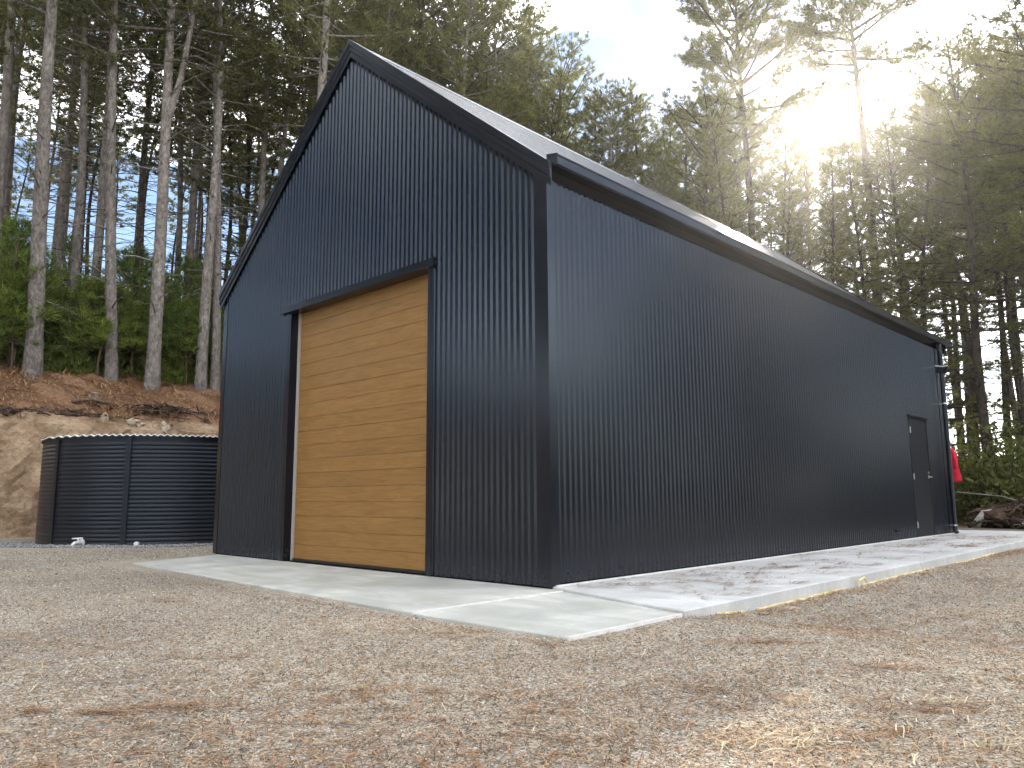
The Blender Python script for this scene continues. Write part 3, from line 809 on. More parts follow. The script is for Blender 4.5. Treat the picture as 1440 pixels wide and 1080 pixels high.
    return (w.mesh('trunk', bark or M_BARK), needles(r, TP, TD, K, ln, wd), len(TP))

def make_tree(name, meshes, loc, rz, label, cat='tree', group=None, scale=1.0):
    e = empty(name, loc, rz); e.scale = (scale, scale, scale)
    tag(e, label, cat, group)
    obj('trunk', meshes[0], e); obj('crown', meshes[1], e)
    return e

# --- prototypes
V_TALL = [pine(11, 24, 0.20, 0.48, 2.6, 'ragged', 20, 5, 40, wob=0.35),
          pine(12, 23, 0.17, 0.46, 2.4, 'ragged', 21, 5, 44, wob=0.5, lean=(0.02, 0.0)),
          pine(13, 25, 0.18, 0.52, 2.6, 'round', 19, 5, 46, wob=0.3),
          pine(14, 22, 0.14, 0.42, 2.3, 'cone', 22, 5, 40, wob=0.4)]
V_DARK = [pine(21, 20, 0.20, 0.20, 3.4, 'cone', 24, 5, 26, bark=M_BARKD),
          pine(22, 18, 0.17, 0.18, 3.1, 'cone', 23, 5, 24, bark=M_BARKD, wob=0.4),
          pine(23, 21, 0.22, 0.28, 3.3, 'ragged', 22, 5, 30, bark=M_BARKD)]
V_OPEN = [pine(31, 23, 0.24, 0.79, 2.8, 'open', 12, 4, 16, bark=M_BARKD, twig=0.62, dens=2.2, wob=0.10, upturn=0.2),
          pine(32, 23, 0.22, 0.66, 3.2, 'open', 13, 4, 18, bark=M_BARKD, twig=0.62, dens=2.2, wob=0.12, upturn=0.2)]
V_THIN = [pine(41, 17, 0.12, 0.45, 1.6, 'cone', 18, 4, 34, bark=M_BARKD),
          pine(42, 16, 0.10, 0.55, 1.3, 'ragged', 14, 4, 40, bark=M_BARKD, wob=0.4)]
V_BARE = [pine(51, 20, 0.19, 0.48, 2.6, 'ragged', 16, 5, 44, bark=M_BARKD, wob=0.4), pine(52, 20, 0.15, 0.52, 2.3, 'ragged', 15, 5, 44, bark=M_BARKD, wob=0.5)]
V_SAPL = []
for s_ in range(4):
    hh_ = [2.6, 1.7, 3.6, 2.2][s_]
    r = np.random.RandomState(60+s_)
    mm = pine(60+s_, hh_, 0.03, 0.02, 0.85 if s_ != 2 else 1.1, 'cone', 11, 5, 0, wob=0.08, K=13, ln=0.20, wd=0.020, twig=0.24, dens=1.6, upturn=0.6, bark=M_DEADWOOD)
    mm[1].materials[0] = M_SAPL
    V_SAPL.append(mm)

def shrub(seed, h, w_, n, leaf):
    r = np.random.RandomState(seed); wd_ = Wood(); P = []; D = []
    for i in range(n):
        a = r.rand()*6.28; rr = w_*math.sqrt(r.rand()); hz = h*(0.35+0.7*r.rand())*(1-0.35*(rr/w_)**2)
        s = np.linspace(0, 1, 5)
        B = np.stack([0.15*math.cos(a)+(rr*math.cos(a))*s**1.2, 0.15*math.sin(a)+rr*math.sin(a)*s**1.2, -0.1+hz*s], 1)+r.randn(5, 3)*0.04
        wd_.tube(B, np.linspace(0.018, 0.005, 5), 4)
        for q in range(34):
            sv = 0.15+0.88*r.rand()
            p = np.array([np.interp(sv, s, B[:, c]) for c in range(3)])+r.randn(3)*0.20
            P.append(p); D.append(unit(r.randn(3)+np.array([0, 0, 0.6])))
    P = np.array(P); D = np.array(D); N = len(P); K = 3
    d = unit(D[:, None]+r.randn(N, K, 3)*0.7); sd = unit(np.cross(d, r.randn(N, K, 3)))
    l = leaf*(0.6+0.8*r.rand(N, K, 1)); c = P[:, None]+r.randn(N, K, 3)*0.09
    a_, b_, c_, e_ = c, c+d*l*0.5+sd*l*0.24, c+d*l, c+d*l*0.5-sd*l*0.24
    T = np.concatenate([np.stack([a_, b_, c_], 2).reshape(-1, 3, 3), np.stack([a_, c_, e_], 2).reshape(-1, 3, 3)])
    return (wd_.mesh('stems', M_BARKD), mesh_tris('foliage', T, M_SHRUB))
V_SHRUB = [shrub(71, 2.6, 1.3, 26, 0.14), shrub(72, 3.6, 1.5, 30, 0.15), shrub(73, 1.5, 1.2, 22, 0.12)]

def ray_dir(px, py):
    d = _F+_R2*((px-720)/FPX)-_U2*((py-540)/FPX); return d
def at_dist(px, py, D):
    d = ray_dir(px, py); h = math.hypot(d.x, d.y); return CAM+d*(D/h)
def floor_z(x, y):
    return hill_z(x) if x < -16.4 else float(ground_z(x, y))

# --- the pale trunks along the top of the bank (each built on its own)
front_trees = [
    # px of base, x, trunk radius, seed, fork, lean, height, label
    (40, -20.5, 0.235, 101, None, (-0.012, -0.025), 25, 'thick pale pine trunk nearest the left edge, on the bank'),
    (153, -20.6, 0.18, 102, None, (-0.03, -0.055), 24, 'straight grey pine second from the left on the bank crest'),
    (210, -20.3, 0.215, 103, (9.0, 0.55, 1.1), (-0.005, -0.005), 25, 'grey pine on the bank whose trunk forks in two high up'),
    (300, -20.4, 0.155, 104, None, (-0.02, -0.03), 23, 'slender grey pine on the bank nearest the shed'),
    (117, -24.0, 0.17, 105, None, (0.0, 0.01), 24, 'thinner pine just behind and left of the second bank trunk'),
    (252, -24.2, 0.175, 106, None, (0.0, 0.0), 24, 'mid grey pine standing behind the forked trunk on the bank'),
    (354, -23.0, 0.15, 107, None, (0.0, 0.0), 24, 'slim pale trunk rising right behind the shed’s left gable slope'),
]
for (px, x, r0, seed, fork, lean, hh, lab) in front_trees:
    lab = lab.replace('’', '')
    d = ray_dir(px, 600); t = (x-CAM.x)/d.x; y = CAM.y+d.y*t
    ms = pine(seed, hh, r0, 0.50, 2.6, 'ragged', 17, 5, 46, lean=lean, wob=0.15, fork=fork, dead_len=1.9)
    make_tree('pine_tree', ms, (x, y, hill_z(x)-0.1), 0.0, lab, 'tree')

# --- the trees that stand out above and beside the roof
rng = random.Random(7)
named = [
    # px, top py, distance, variant, native height, label
    (697, -15, 33, V_TALL[2], 25, 'broad open-crowned pine above the middle of the roof slope'),
    (1036, -45, 35, V_OPEN[1], 23, 'tall open-crowned pine left of the sun glare'),
    (1196, -45, 36, V_OPEN[0], 23, 'tall open pine standing right in the sun glare'),
    (1335, 62, 27, V_DARK[2], 21, 'big dark dense pine behind the far end of the shed'),
    (1436, -70, 24, V_BARE[0], 20, 'dark pine whose boughs hang in at the top right corner'),
    (1092, 178, 37, V_THIN[1], 16, 'thin scraggly pine just below and left of the sun'),
    (1160, 205, 33, V_THIN[0], 17, 'slim pine with pale trunk directly under the sun'),
    (905, 118, 36, V_DARK[1], 18, 'pointed pine in the dip of the skyline beside the blue sky'),
    (533, -60, 30, V_TALL[1], 23, 'tall pine whose trunk rises just right of the gable apex'),
    (610, -30, 36, V_TALL[2], 25, 'tall pine between the gable apex and the broad open pine'),
    (655, -35, 31, V_TALL[0], 24, 'tall slim pine just left of the broad pine over the roof'),
    (748, 5, 37, V_TALL[3], 22, 'pine right of the broad pine, at the edge of the open sky'),
    (782, 70, 38, V_DARK[2], 21, 'dark pine stepping down the skyline towards the blue sky'),
    (828, 135, 36, V_DARK[1], 18, 'lowest dark pine at the foot of the open sky'),
    (962, 140, 37, V_DARK[0], 20, 'dark pine just left of the tall open-crowned pine'),
    (1000, 180, 33, V_DARK[1], 18, 'bushy dark pine at the foot of the tall open-crowned pine'),
    (1246, 160, 34, V_DARK[0], 20, 'dark pine just right of the sun glare'),
    (1284, 185, 30, V_DARK[1], 18, 'bushy dark pine left of the big dark pine by the shed end'),
    (1392, 130, 29, V_BARE[1], 20, 'bare-trunked pine right of the big dark pine'),
    (1418, 40, 33, V_DARK[2], 21, 'dark pine behind the hanging boughs at the right edge'),
    (1372, 150, 34, V_BARE[0], 20, 'bare-trunked pine showing between the big dark pine and its neighbour'),
]
placed = []
for (px, py, D, vset, h0, lab) in named:
    p = at_dist(px, py, D); gz = floor_z(p.x, p.y); sc = (p.z-gz)/h0
    make_tree('pine_tree', vset, (p.x, p.y, gz-0.1), rng.uniform(0, 6.28), lab, 'tree', None, sc); placed.append((p.x, p.y))

# --- the rest of the forest, filling the fan behind
SKX = [-120, 480, 520, 640, 760, 790, 840, 880, 940, 990, 1045, 1085, 1150, 1195, 1225, 1280, 1310, 1360, 1400, 1600]
SKY_ = [-160, -120, -40, -10, 20, 80, 165, 155, 170, 140, 145, 205, 220, 195, 155, 150, 120, 90, 50, 20]
def try_place(px, D, md):
    p = at_dist(px, 600, D)
    if any((p.x-a)**2+(p.y-c)**2 < md*md for a, c in placed): return None
    if D < 36 and any(abs(px-q[0]) < 15 for q in front_trees): return None
    if -17.8 < p.x < -15.5 or (p.x > -16.4 and p.y < 18.0): return None
    return p
cnt = 0; tries = 0
while cnt < 200 and tries < 9000:
    tries += 1
    px = rng.uniform(-110, 1560)
    D = rng.uniform(26.5, 50) if px < 480 else rng.uniform(25, 48)
    if px < 480 and D < 29 and rng.random() < 0.6: continue
    p = try_place(px, D, 2.35 if px < 480 else 2.3)
    if p is None: continue
    gz = floor_z(p.x, p.y)
    top = np.interp(px, SKX, SKY_)+rng.uniform(0, 70)
    z = at_dist(px, top, D).z
    hh = min(max(z-gz, 8.0), 27)
    u = rng.random()
    if px < 480:
        vset, h0 = (V_TALL[rng.randrange(4)], 23.5) if u < 0.62 else ((V_DARK[rng.randrange(3)], 20) if u < 0.64 else (V_THIN[1], 16.5))
        hh = rng.uniform(19, 26) if u < 0.62 else (rng.uniform(15, 19) if u < 0.64 else rng.uniform(13, 19))
    elif px > 1270:
        vset, h0 = (V_BARE[rng.randrange(2)], 20) if u < 0.75 else (V_THIN[rng.randrange(2)], 16.5)
    else:
        vset, h0 = (V_DARK[rng.randrange(3)], 19.7) if u < 0.58 else ((V_TALL[rng.randrange(4)], 23.5) if u < 0.8 else (V_THIN[rng.randrange(2)], 16.5))
    lab, grp = ('tall pine in the dense stand behind the bank trunks', 'pines in the stand on the hill') if px < 480 else ('dark pine in the forest wall behind the shed', 'pines in the forest behind the shed')
    make_tree('pine_tree', vset, (p.x, p.y, gz-0.15), rng.uniform(0, 6.28), lab, 'tree', grp, hh/h0)
    placed.append((p.x, p.y)); cnt += 1

# --- young pines under the trees on the bank
def make_sapling(v, loc, lab, sc, grp=None):
    e = empty('young_pine', loc, rng.uniform(0, 6.28)); e.scale = (sc, sc, sc); tag(e, lab, 'young tree', grp)
    obj('trunk', v[0], e); obj('crown', v[1], e)
for (px, x, k, sc, lab) in [(8, -20.9, 0, 0.85, 'bright young pine cut by the left edge of the photo'), (105, -21.2, 2, 0.85, 'tall young pine between the two leftmost bank trunks'),
                            (132, -20.8, 1, 1.0, 'bright yellow-green young pine left of the second bank trunk'), (258, -20.9, 0, 1.0, 'leafy young pine between the forked and the slender trunk'),
                            (180, -21.2, 1, 1.0, 'small young pine in front of the gap beside the forked trunk')]:
    d = ray_dir(px, 600); t = (x-CAM.x)/d.x; y = CAM.y+d.y*t
    make_sapling(V_SAPL[k], (x, y, hill_z(x)-0.05), lab, sc)
for i in range(120):
    px = rng.uniform(-60, 400); x = -21.3-rng.random()**1.4*20
    d = ray_dir(px, 600); t = (x-CAM.x)/d.x; y = CAM.y+d.y*t
    make_sapling(V_SAPL[rng.randrange(4)], (x, y, hill_z(x)-0.1), 'young pine in the green thicket under the hill trees', rng.uniform(0.75, 1.35), 'young pines in the thicket on the hill')

# --- shrubs under the trees at the far right
for i in range(20):
    px = rng.uniform(1335, 1520); D = rng.uniform(25.5, 30)
    p = at_dist(px, 600, D); k = rng.randrange(3)
    e = empty('shrub', (p.x, p.y, floor_z(p.x, p.y)-0.05), rng.uniform(0, 6.28)); s_ = rng.uniform(0.8, 1.25); e.scale = (s_, s_, s_)
    tag(e, 'leafy shrub in the undergrowth beyond the far end of the shed', 'shrub', 'shrubs in the undergrowth')
    obj('stems', V_SHRUB[k][0], e); obj('foliage', V_SHRUB[k][1], e)

# --- the same forest goes on round the right side of the clearing
for i in range(240):
    az = rad(rng.uniform(-6, 62)); D = rng.uniform(27, 41)+max(0, math.degrees(az))*0.25
    x, y = CAM.x+D*math.sin(az), CAM.y+D*math.cos(az)
    if any((x-a)**2+(y-c)**2 < 4.0 for a, c in placed): continue
    placed.append((x, y)); k = rng.randrange(3); hh = rng.uniform(11, 15) if az < 0.42 else rng.uniform(6.5, 9)
    make_tree('pine_tree', V_DARK[k], (x, y, floor_z(x, y)-0.15), rng.uniform(0, 6.28), 'dark pine at the clearing edge outside the right edge of the photo', 'tree', 'pines beyond the right edge', hh/19.7)


for i in range(46):
    y = rng.uniform(-42, -3.5); x = -19.5-rng.random()*12
    if any((x-a)**2+(y-c)**2 < 6 for a, c in placed): continue
    placed.append((x, y)); k = rng.randrange(3)
    make_tree('pine_tree', V_DARK[k], (x, y, hill_z(x)-0.15), rng.uniform(0, 6.28), 'tall pine on the bank outside the left edge of the photo', 'tree', 'pines beyond the left edge', rng.uniform(0.95, 1.2))
for i in range(230):
    az = rad(rng.uniform(62, 205)); D = rng.uniform(30, 44)
    x, y = CAM.x+D*math.sin(az), CAM.y+D*math.cos(az)
    if any((x-a)**2+(y-c)**2 < 5.0 for a, c in placed): continue
    placed.append((x, y)); k = rng.randrange(3)
    make_tree('pine_tree', V_DARK[k], (x, y, floor_z(x, y)-0.15), rng.uniform(0, 6.28), 'dark pine behind the photographer, outside the photo', 'tree', 'pines behind the photographer', rng.uniform(9.0, 12.0)/19.7)
for i in range(60):
    az = rad(rng.uniform(-4, 60)); D = rng.uniform(27, 36)
    e = empty('shrub', (CAM.x+D*math.sin(az), CAM.y+D*math.cos(az), -0.1), rng.uniform(0, 6.28)); e.scale = (1.2,)*3
    tag(e, 'leafy shrub at the clearing edge outside the right edge of the photo', 'shrub', 'shrubs beyond the right edge')
    k = rng.randrange(3); obj('stems', V_SHRUB[k][0], e); obj('foliage', V_SHRUB[k][1], e)

# ------------------------------------------------------------------ small things in the yard
def stone(name, seed, loc, sx, sy, sz, lab, grp=None, mat=M_STONE):
    v, f = bumpy_lump(seed, sx, sy, sz); o = obj(name, mesh_from(name, v, f, mat, False)); o.location = loc
    o.rotation_euler = (0, 0, seed*1.3); tag(o, lab, 'stone', grp); return o
stone('stone', 1, (1.86, 0.18, -0.115), 0.075, 0.05, 0.045, 'rough pale stone at the near end of the yellow plastic edge')
stone('stone', 2, (1.97, 0.13, -0.125), 0.05, 0.04, 0.035, 'small dark lump next to the pale stone by the path')
stone('stone', 3, (1.90, 1.00, -0.12), 0.095, 0.04, 0.03, 'long flat grey stone lying beside the path edge')
stone('stone', 4, (1.87, 3.05, -0.12), 0.07, 0.06, 0.045, 'brown clod against the yellow plastic halfway along the path')

# torn plastic membrane sticking out under the path slab
def strip(y0, y1, seed, w0):
    r = np.random.RandomState(seed); n_ = max(4, int((y1-y0)/0.06)); v = []; f = []
    for i in range(n_+1):
        t = i/n_; y = y0+(y1-y0)*t; e = math.sin(math.pi*min(max(t, 0.02), 0.98))**0.4
        ww = 0.42*w0*e*(0.15+1.0*r.rand()**1.5)
        for k, (a, h) in enumerate(((0.0, 0.012), (0.4, 0.010+0.010*r.rand()), (1.0, 0.003+0.010*r.rand()))):
            v.append((1.762+a*ww, y, float(ground_z(1.762+a*ww, y))+h))
        for k, (a, h) in enumerate(((0.0, 0.009), (0.4, 0.006), (1.0, 0.0))):
            v.append((1.762+a*ww, y, float(ground_z(1.762+a*ww, y))+h))
    for i in range(n_):
        b0 = i*6; b1 = b0+6
        for k in (0, 1): f.append((b0+k, b0+k+1, b1+k+1, b1+k)); f.append((b0+3+k, b1+3+k, b1+4+k, b0+4+k))
        f.append((b0+2, b0+5, b1+5, b1+2))
    return mesh_from('plastic_membrane', v, f, M_YELLOW)
for i, (a, c, w_, lab) in enumerate([(-0.05, 0.40, 0.10, 'yellow plastic scrap poking out at the near corner of the path'),
                                    (0.62, 2.55, 0.085, 'longest yellow plastic edge poking out under the path slab'),
                                    (3.05, 5.6, 0.075, 'yellow plastic edge in the middle of the path side'),
                                    (6.3, 9.0, 0.08, 'yellow plastic edge at the far end of the path side')]):
    tag(obj('plastic_membrane', strip(a, c, 30+i, w_)), lab, 'plastic')
m = MB(); m.tube([(1.79, 2.86, -0.13), (1.80, 2.88, -0.03), (1.83, 2.93, 0.0), (1.86, 2.95, -0.05)], [0.008, 0.014, 0.018, 0.004], 6)
tag(m.build('plastic_scrap', M_YELLOW), 'small crumpled yellow plastic tuft standing up against the path edge', 'plastic')

# red garment on a hook at the back corner
g = MB()
ys = 13.66
sil = [(-0.30, 1.90), (-0.06, 1.92), (0.055, 1.88), (0.105, 1.76), (0.125, 1.58), (0.145, 1.40), (0.165, 1.16), (0.10, 1.13), (-0.10, 1.14), (-0.28, 1.12)]
n_ = len(sil); v = []
for t in range(7):
    yy = ys+0.16*t/6; bul = math.sin(math.pi*t/6)
    cx_ = -0.06
    for k, (a, h) in enumerate(sil):
        v.append((cx_+(a-cx_)*(0.80+0.20*bul)+0.012*math.sin(9*h+t), yy+0.012*math.sin(14*a+5*h), 1.5+(h-1.5)*(0.96+0.04*bul)))
f = [(t*n_+k, t*n_+(k+1) % n_, (t+1)*n_+(k+1) % n_, (t+1)*n_+k) for t in range(6) for k in range(n_)]+[tuple(range(n_-1, -1, -1)), tuple(range(6*n_, 7*n_))]
g.add(v, f)
red = empty('red_shirt', (-0.06, 13.74, 1.12)); tag(red, 'red shirt hanging at the back corner of the shed', 'shirt')
o = g.build('cloth', M_RED, red); o.location = (0.06, -13.74, -1.12)
m = MB(); m.tube([(-0.02, 13.72, 1.70), (0.05, 13.74, 1.55), (0.08, 13.72, 1.42)], [0.06, 0.065, 0.07], 10)
o = m.build('sleeve', M_RED, red, smooth=True); o.location = (0.06, -13.74, -1.12)
m = MB(); m.tube([(-0.06, 13.56, 2.02), (-0.06, 13.72, 2.02), (-0.06, 13.76, 1.99), (-0.06, 13.74, 1.94)], [0.008]*4, 6)
o = m.build('hook', M_ZINC, red); o.location = (0.06, -13.74, -1.12)

# black pipe lying behind the back apron
pts = [(-6 + i*0.6, 15.62+0.08*math.sin(i*0.9), -0.02) for i in range(16)]
m = MB(); m.tube(pts, [0.035]*16, 8); tag(m.build('black_pipe', M_RUBBER, smooth=True), 'black poly pipe lying along the rear edge of the concrete', 'pipe')

# heap of pulled roots and branches behind the shed
pile = empty('root_heap', (0.7, 18.4, -0.1)); tag(pile, 'heap of brown roots and branches beyond the far end of the path', 'brush pile')
v, f = bumpy_lump(77, 1.40, 1.05, 0.48, 30, 16, 0.5)
obj('soil_mound', mesh_from('soil_mound', v, f, M_ROOTS, False), pile)
rp_ = np.random.RandomState(9)
for i in range(260):
    a = rp_.rand()*6.28; q = rp_.rand()**0.6
    cx_, cy_ = 1.45*q*math.cos(a), 1.1*q*math.sin(a); cz_ = 0.84*math.sqrt(max(0.02, 1-q*q*0.95))*(0.5+0.55*rp_.rand())+rp_.randn()*0.06
    th = rp_.rand()*6.28; Lb = 0.3+0.95*rp_.rand()**1.4; bend = rp_.randn()*0.35
    P = []
    for t in np.linspace(-0.5, 0.5, 6):
        P.append((cx_+Lb*t*math.cos(th)-bend*Lb*t*t*2*math.sin(th)+rp_.randn()*0.015, cy_+Lb*t*math.sin(th)+bend*Lb*t*t*2*math.cos(th)+rp_.randn()*0.015, cz_-0.45*Lb*t*t+rp_.randn()*0.02+0.12*t*rp_.randn()))
    r0 = 0.012+0.045*rp_.rand()**2
    m = MB(); m.tube(P, [r0*(1.1-0.14*k) for k in range(6)], 5); m.build('branch', M_PALEWOOD if rp_.rand() < 0.06 else M_ROOTS, pile, smooth=True)
m = MB(); m.tube([(-0.62, 17.75, -0.08), (-0.50, 17.72, 0.16), (-0.36, 17.70, 0.36), (-0.16, 17.75, 0.42)], [0.085, 0.10, 0.085, 0.05], 10)
tag(m.build('bleached_log', M_PALEWOOD, smooth=True), 'pale bleached log end leaning on the root heap', 'log')
m = MB(); m.tube([(-0.9, 17.4, 0.92), (-0.4, 17.6, 0.86), (0.1, 17.7, 0.80), (0.35, 17.9, 0.70), (0.4, 18.2, 0.5)], [0.012, 0.014, 0.012, 0.014, 0.016], 6)
tag(m.build('bare_stick', M_PALEWOOD, smooth=True), 'thin pale stick jutting level from the root heap towards the shed', 'stick')

# ---- things on the bank
def bank_pt(px, x, dz=0.0):
    d = ray_dir(px, 600); t = (x-CAM.x)/d.x
    return Vector((x, CAM.y+d.y*t, hill_z(x)+dz))
p = bank_pt(130, -18.4)
m = MB(); m.tube([p+Vector((0, 0, -0.15)), p+Vector((0, 0, 0.05)), p+Vector((0.02, 0.02, 0.26))], [0.17, 0.13, 0.115], 12)
st = m.build('tree_stump', M_DEADWOOD, smooth=True); tag(st, 'cut tree stump with a pale top on the needle-covered bank', 'stump')
m = MB(); m.tube([p+Vector((0.02, 0.02, 0.262)), p+Vector((0.02, 0.02, 0.275))], [0.113, 0.11], 12); m.build('cut_face', M_PALEWOOD, st)
m = MB(); q = bank_pt(124, -18.2, 0.05); m.tube([q+Vector((0.2, -0.5, 0)), q+Vector((0.1, 0, 0.12)), q+Vector((0, 0.55, 0.02))], [0.05, 0.06, 0.04], 8)
tag(m.build('dead_branch', M_DEADWOOD, smooth=True), 'short dark branch lying at the foot of the stump', 'branch')
heap = empty('branch_heap', bank_pt(232, -17.9)); tag(heap, 'tangle of dark roots and sticks on the bank edge above the tank', 'brush pile')
for i in range(70):
    cx_, cy_ = rp_.randn()*0.28, rp_.randn()*0.75; cz_ = 0.26*math.exp(-(cy_/0.9)**2)*rp_.rand()-cx_*0.30
    th = 1.57+rp_.randn()*0.8; Lb = 0.3+0.8*rp_.rand(); P = []
    for t in np.linspace(-0.5, 0.5, 5): P.append((cx_+Lb*t*math.cos(th)+rp_.randn()*0.02, cy_+Lb*t*math.sin(th)+rp_.randn()*0.02, cz_+0.05+rp_.randn()*0.04+0.15*t*rp_.randn()))
    m = MB(); r0 = 0.012+0.03*rp_.rand()**2; m.tube(P, [r0*(1.1-0.15*k) for k in range(5)], 5); m.build('branch', M_PALEWOOD if rp_.rand() < 0.05 else M_ROOTS, heap, smooth=True)
lip = [(20, 'dark root mat at the bank lip nearest the left edge'), (62, 'dark root mat on the bank lip above the tank’s left edge'), (105, 'dark root mat on the bank lip below the stump')]
for i, (px, lab) in enumerate(lip):
    hp = empty('root_mat', bank_pt(px, -17.45)); tag(hp, lab.replace('’', ''), 'roots')
    for k in range(26):
        cy_ = rp_.randn()*0.5; cx_ = rp_.randn()*0.14; th = 1.57+rp_.randn()*0.5; Lb = 0.25+0.6*rp_.rand(); P = []
        for t in np.linspace(-0.5, 0.5, 5): P.append((cx_+Lb*t*math.cos(th), cy_+Lb*t*math.sin(th), 0.05-cx_*0.4+rp_.randn()*0.04))
        m = MB(); r0 = 0.010+0.022*rp_.rand()**2; m.tube(P, [r0]*5, 5); m.build('root', M_ROOTS, hp, smooth=True)
for i, (px, x, dz, sx, lab, mt) in enumerate([(186, -17.22, 0.02, 0.16, 'angular pale rock on the bank lip left of the tangle', M_STONE), (196, -17.2, 0.0, 0.12, 'smaller pale rock just right of the angular one', M_STONE),
        (231, -17.18, 0.0, 0.15, 'blocky tan rock on the bank lip below the tangle', M_STONE), (230, -16.92, -0.45, 0.13, 'tan stone stuck in the cut face under the lip', M_STONE),
        (258, -16.95, -0.40, 0.11, 'dark rock in the cut face just above the tank lid', M_DEADWOOD), (146, -17.3, 0.02, 0.12, 'pale rock at the bank lip above the tank seam', M_STONE),
        (290, -17.3, 0.05, 0.17, 'brown rock on the bank edge beside the shed', M_DEADWOOD)]):
    p = bank_pt(px, x, dz); v, f = bumpy_lump(200+i, sx, sx*1.3, sx*0.75, 8, 6, 0.4)
    o = obj('rock', mesh_from('rock', v, f, mt, False)); o.location = p; o.rotation_euler = (0.3*i, 0.2, i); tag(o, lab, 'rock')
for i, (px, x, L_, lab) in enumerate([(60, -19.4, 1.6, 'long thin stick on the orange slope below the leftmost trunk'), (20, -18.6, 1.1, 'short thin stick on the orange slope at the left edge'), (185, -18.9, 1.0, 'thin stick on the slope below the forked pine')]):
    p = bank_pt(px, x, 0.06)
    m = MB(); m.tube([p+Vector((0.05, -L_/2, 0.02)), p+Vector((0, -L_*0.1, 0.05)), p+Vector((-0.05, L_/2, 0.0))], [0.010, 0.014, 0.006], 6)
    tag(m.build('fallen_stick', M_DEADWOOD, smooth=True), lab, 'stick')

# green ground cover between the trunks and dead needles, twigs on the slope
rg = np.random.RandomState(88)
def hill_pts(n, x0, x1, p0, p1, pw):
    px = rg.uniform(p0, p1, n); x = x0-(x0-x1)*rg.rand(n)**pw; out_ = []
    for a, c in zip(px, x):
        d = ray_dir(a, 600); t = (c-CAM.x)/d.x; out_.append((c, CAM.y+d.y*t, hill_z(c)))
    return np.array(out_)
P = hill_pts(9000, -20.9, -34, -70, 420, 1.6); cl_ = np.sin(P[:, 1]*2.1+P[:, 0])+np.sin(P[:, 1]*5.3-P[:, 0]*2)
P = P[(cl_+rg.randn(len(P))*0.7) > -0.3]; h_ = rg.rand(len(P))**1.5*(0.9+0.06*(-20.9-P[:, 0])); P[:, 2] += 0.03+h_
o = obj('undergrowth', needles(rg, P, np.tile([0, 0, 1.0], (len(P), 1)), 12, 0.24, 0.024, 0.9, 'undergrowth', M_SAPL)); tag(o, 'green seedlings and ferns covering the ground between the hill trunks', 'undergrowth', kind='stuff')
P = hill_pts(16000, -17.15, -23, -40, 340, 1.0); P[:, 2] += 0.05+0.02*rg.rand(len(P)); nn = len(P)
a = rg.rand(nn)*6.28; D_ = np.stack([np.cos(a), np.sin(a), 0.25*rg.randn(nn)-0.42*np.cos(a)*1.0], -1)
ln_ = (0.10+0.25*rg.rand(nn)**2)[:, None]; sd_ = np.stack([-np.sin(a), np.cos(a), np.zeros(nn)], -1)*(0.006+0.006*rg.rand(nn))[:, None]
o = obj('slope_litter', mesh_tris('slope_litter', np.stack([P-sd_, P+sd_, P+D_*ln_], 1), M_LITTER)); tag(o, 'dead pine needles and twigs lying on the slope above the bank', 'pine needles', kind='stuff')

# ------------------------------------------------------------------ loose gravel, needles (nobody could count them)
def on_floor(x, y):
    z = ground_z(x, y)
    z = np.where((x > -6.6) & (x < 1.74) & (y > -1.82+np.clip(0.19-x, 0, 7)*0.046) & (y < 0), 0.001, z)
    z = np.where((x > 0.0) & (x < 1.76) & (y > -0.3) & (y < 15.2), 0.0225, z)
    return z
def fan_points(r, n, d0, d1, a0=-82, a1=-6, power=1.6):
    az = np.radians(a0+(a1-a0)*r.rand(n)); u = r.rand(n)
    p = 2-power
    d = (d0**p+(d1**p-d0**p)*u)**(1/p)
    return CAM.x+d*np.sin(az), CAM.y+d*np.cos(az), d
def pebbles(name, x, y, size, mat, r):
    n = len(x); z = ground_z(x, y)
    base = np.array([[1, 0, 0], [0, 1, 0], [-1, 0, 0], [0, -1, 0], [0, 0, 0.75], [0, 0, -0.75]], float)
    fc = np.array([[0, 1, 4], [1, 2, 4], [2, 3, 4], [3, 0, 4], [1, 0, 5], [2, 1, 5], [3, 2, 5], [0, 3, 5]])
    V = base[None]*size[:, None, None]*(0.6+0.7*r.rand(n, 6, 1))
    V[:, :, 0] *= (0.8+0.7*r.rand(n, 1)); V += r.randn(n, 6, 3)*size[:, None, None]*0.22
    a = r.rand(n)*6.28; c, s = np.cos(a)[:, None], np.sin(a)[:, None]
    V = np.stack([V[..., 0]*c-V[..., 1]*s, V[..., 0]*s+V[..., 1]*c, V[..., 2]], -1)
    V += np.stack([x, y, z+size*0.22], -1)[:, None, :]
    V = V.reshape(-1, 3).astype(np.float32); F = (fc[None]+np.arange(n)[:, None, None]*6).reshape(-1).astype(np.int32)
    me = bpy.data.meshes.new(name); me.vertices.add(len(V)); me.vertices.foreach_set('co', V.reshape(-1))
    k = len(F)//3; me.loops.add(len(F)); me.loops.foreach_set('vertex_index', F)
    me.polygons.add(k); me.polygons.foreach_set('loop_start', np.arange(0, len(F), 3, dtype=np.int32)); me.polygons.foreach_set('loop_total', np.full(k, 3, np.int32))
    me.materials.append(mat); me.update(calc_edges=True)
    return obj(name, me)
rp2 = np.random.RandomState(21)
x, y, d = fan_points(rp2, 125000, 2.3, 16.0, -84, -4, 1.75)
keep = ~((x > -7.1) & (x < 1.78) & (y > -1.85)) & (x > -16)
x, y, d = x[keep], y[keep], d[keep]
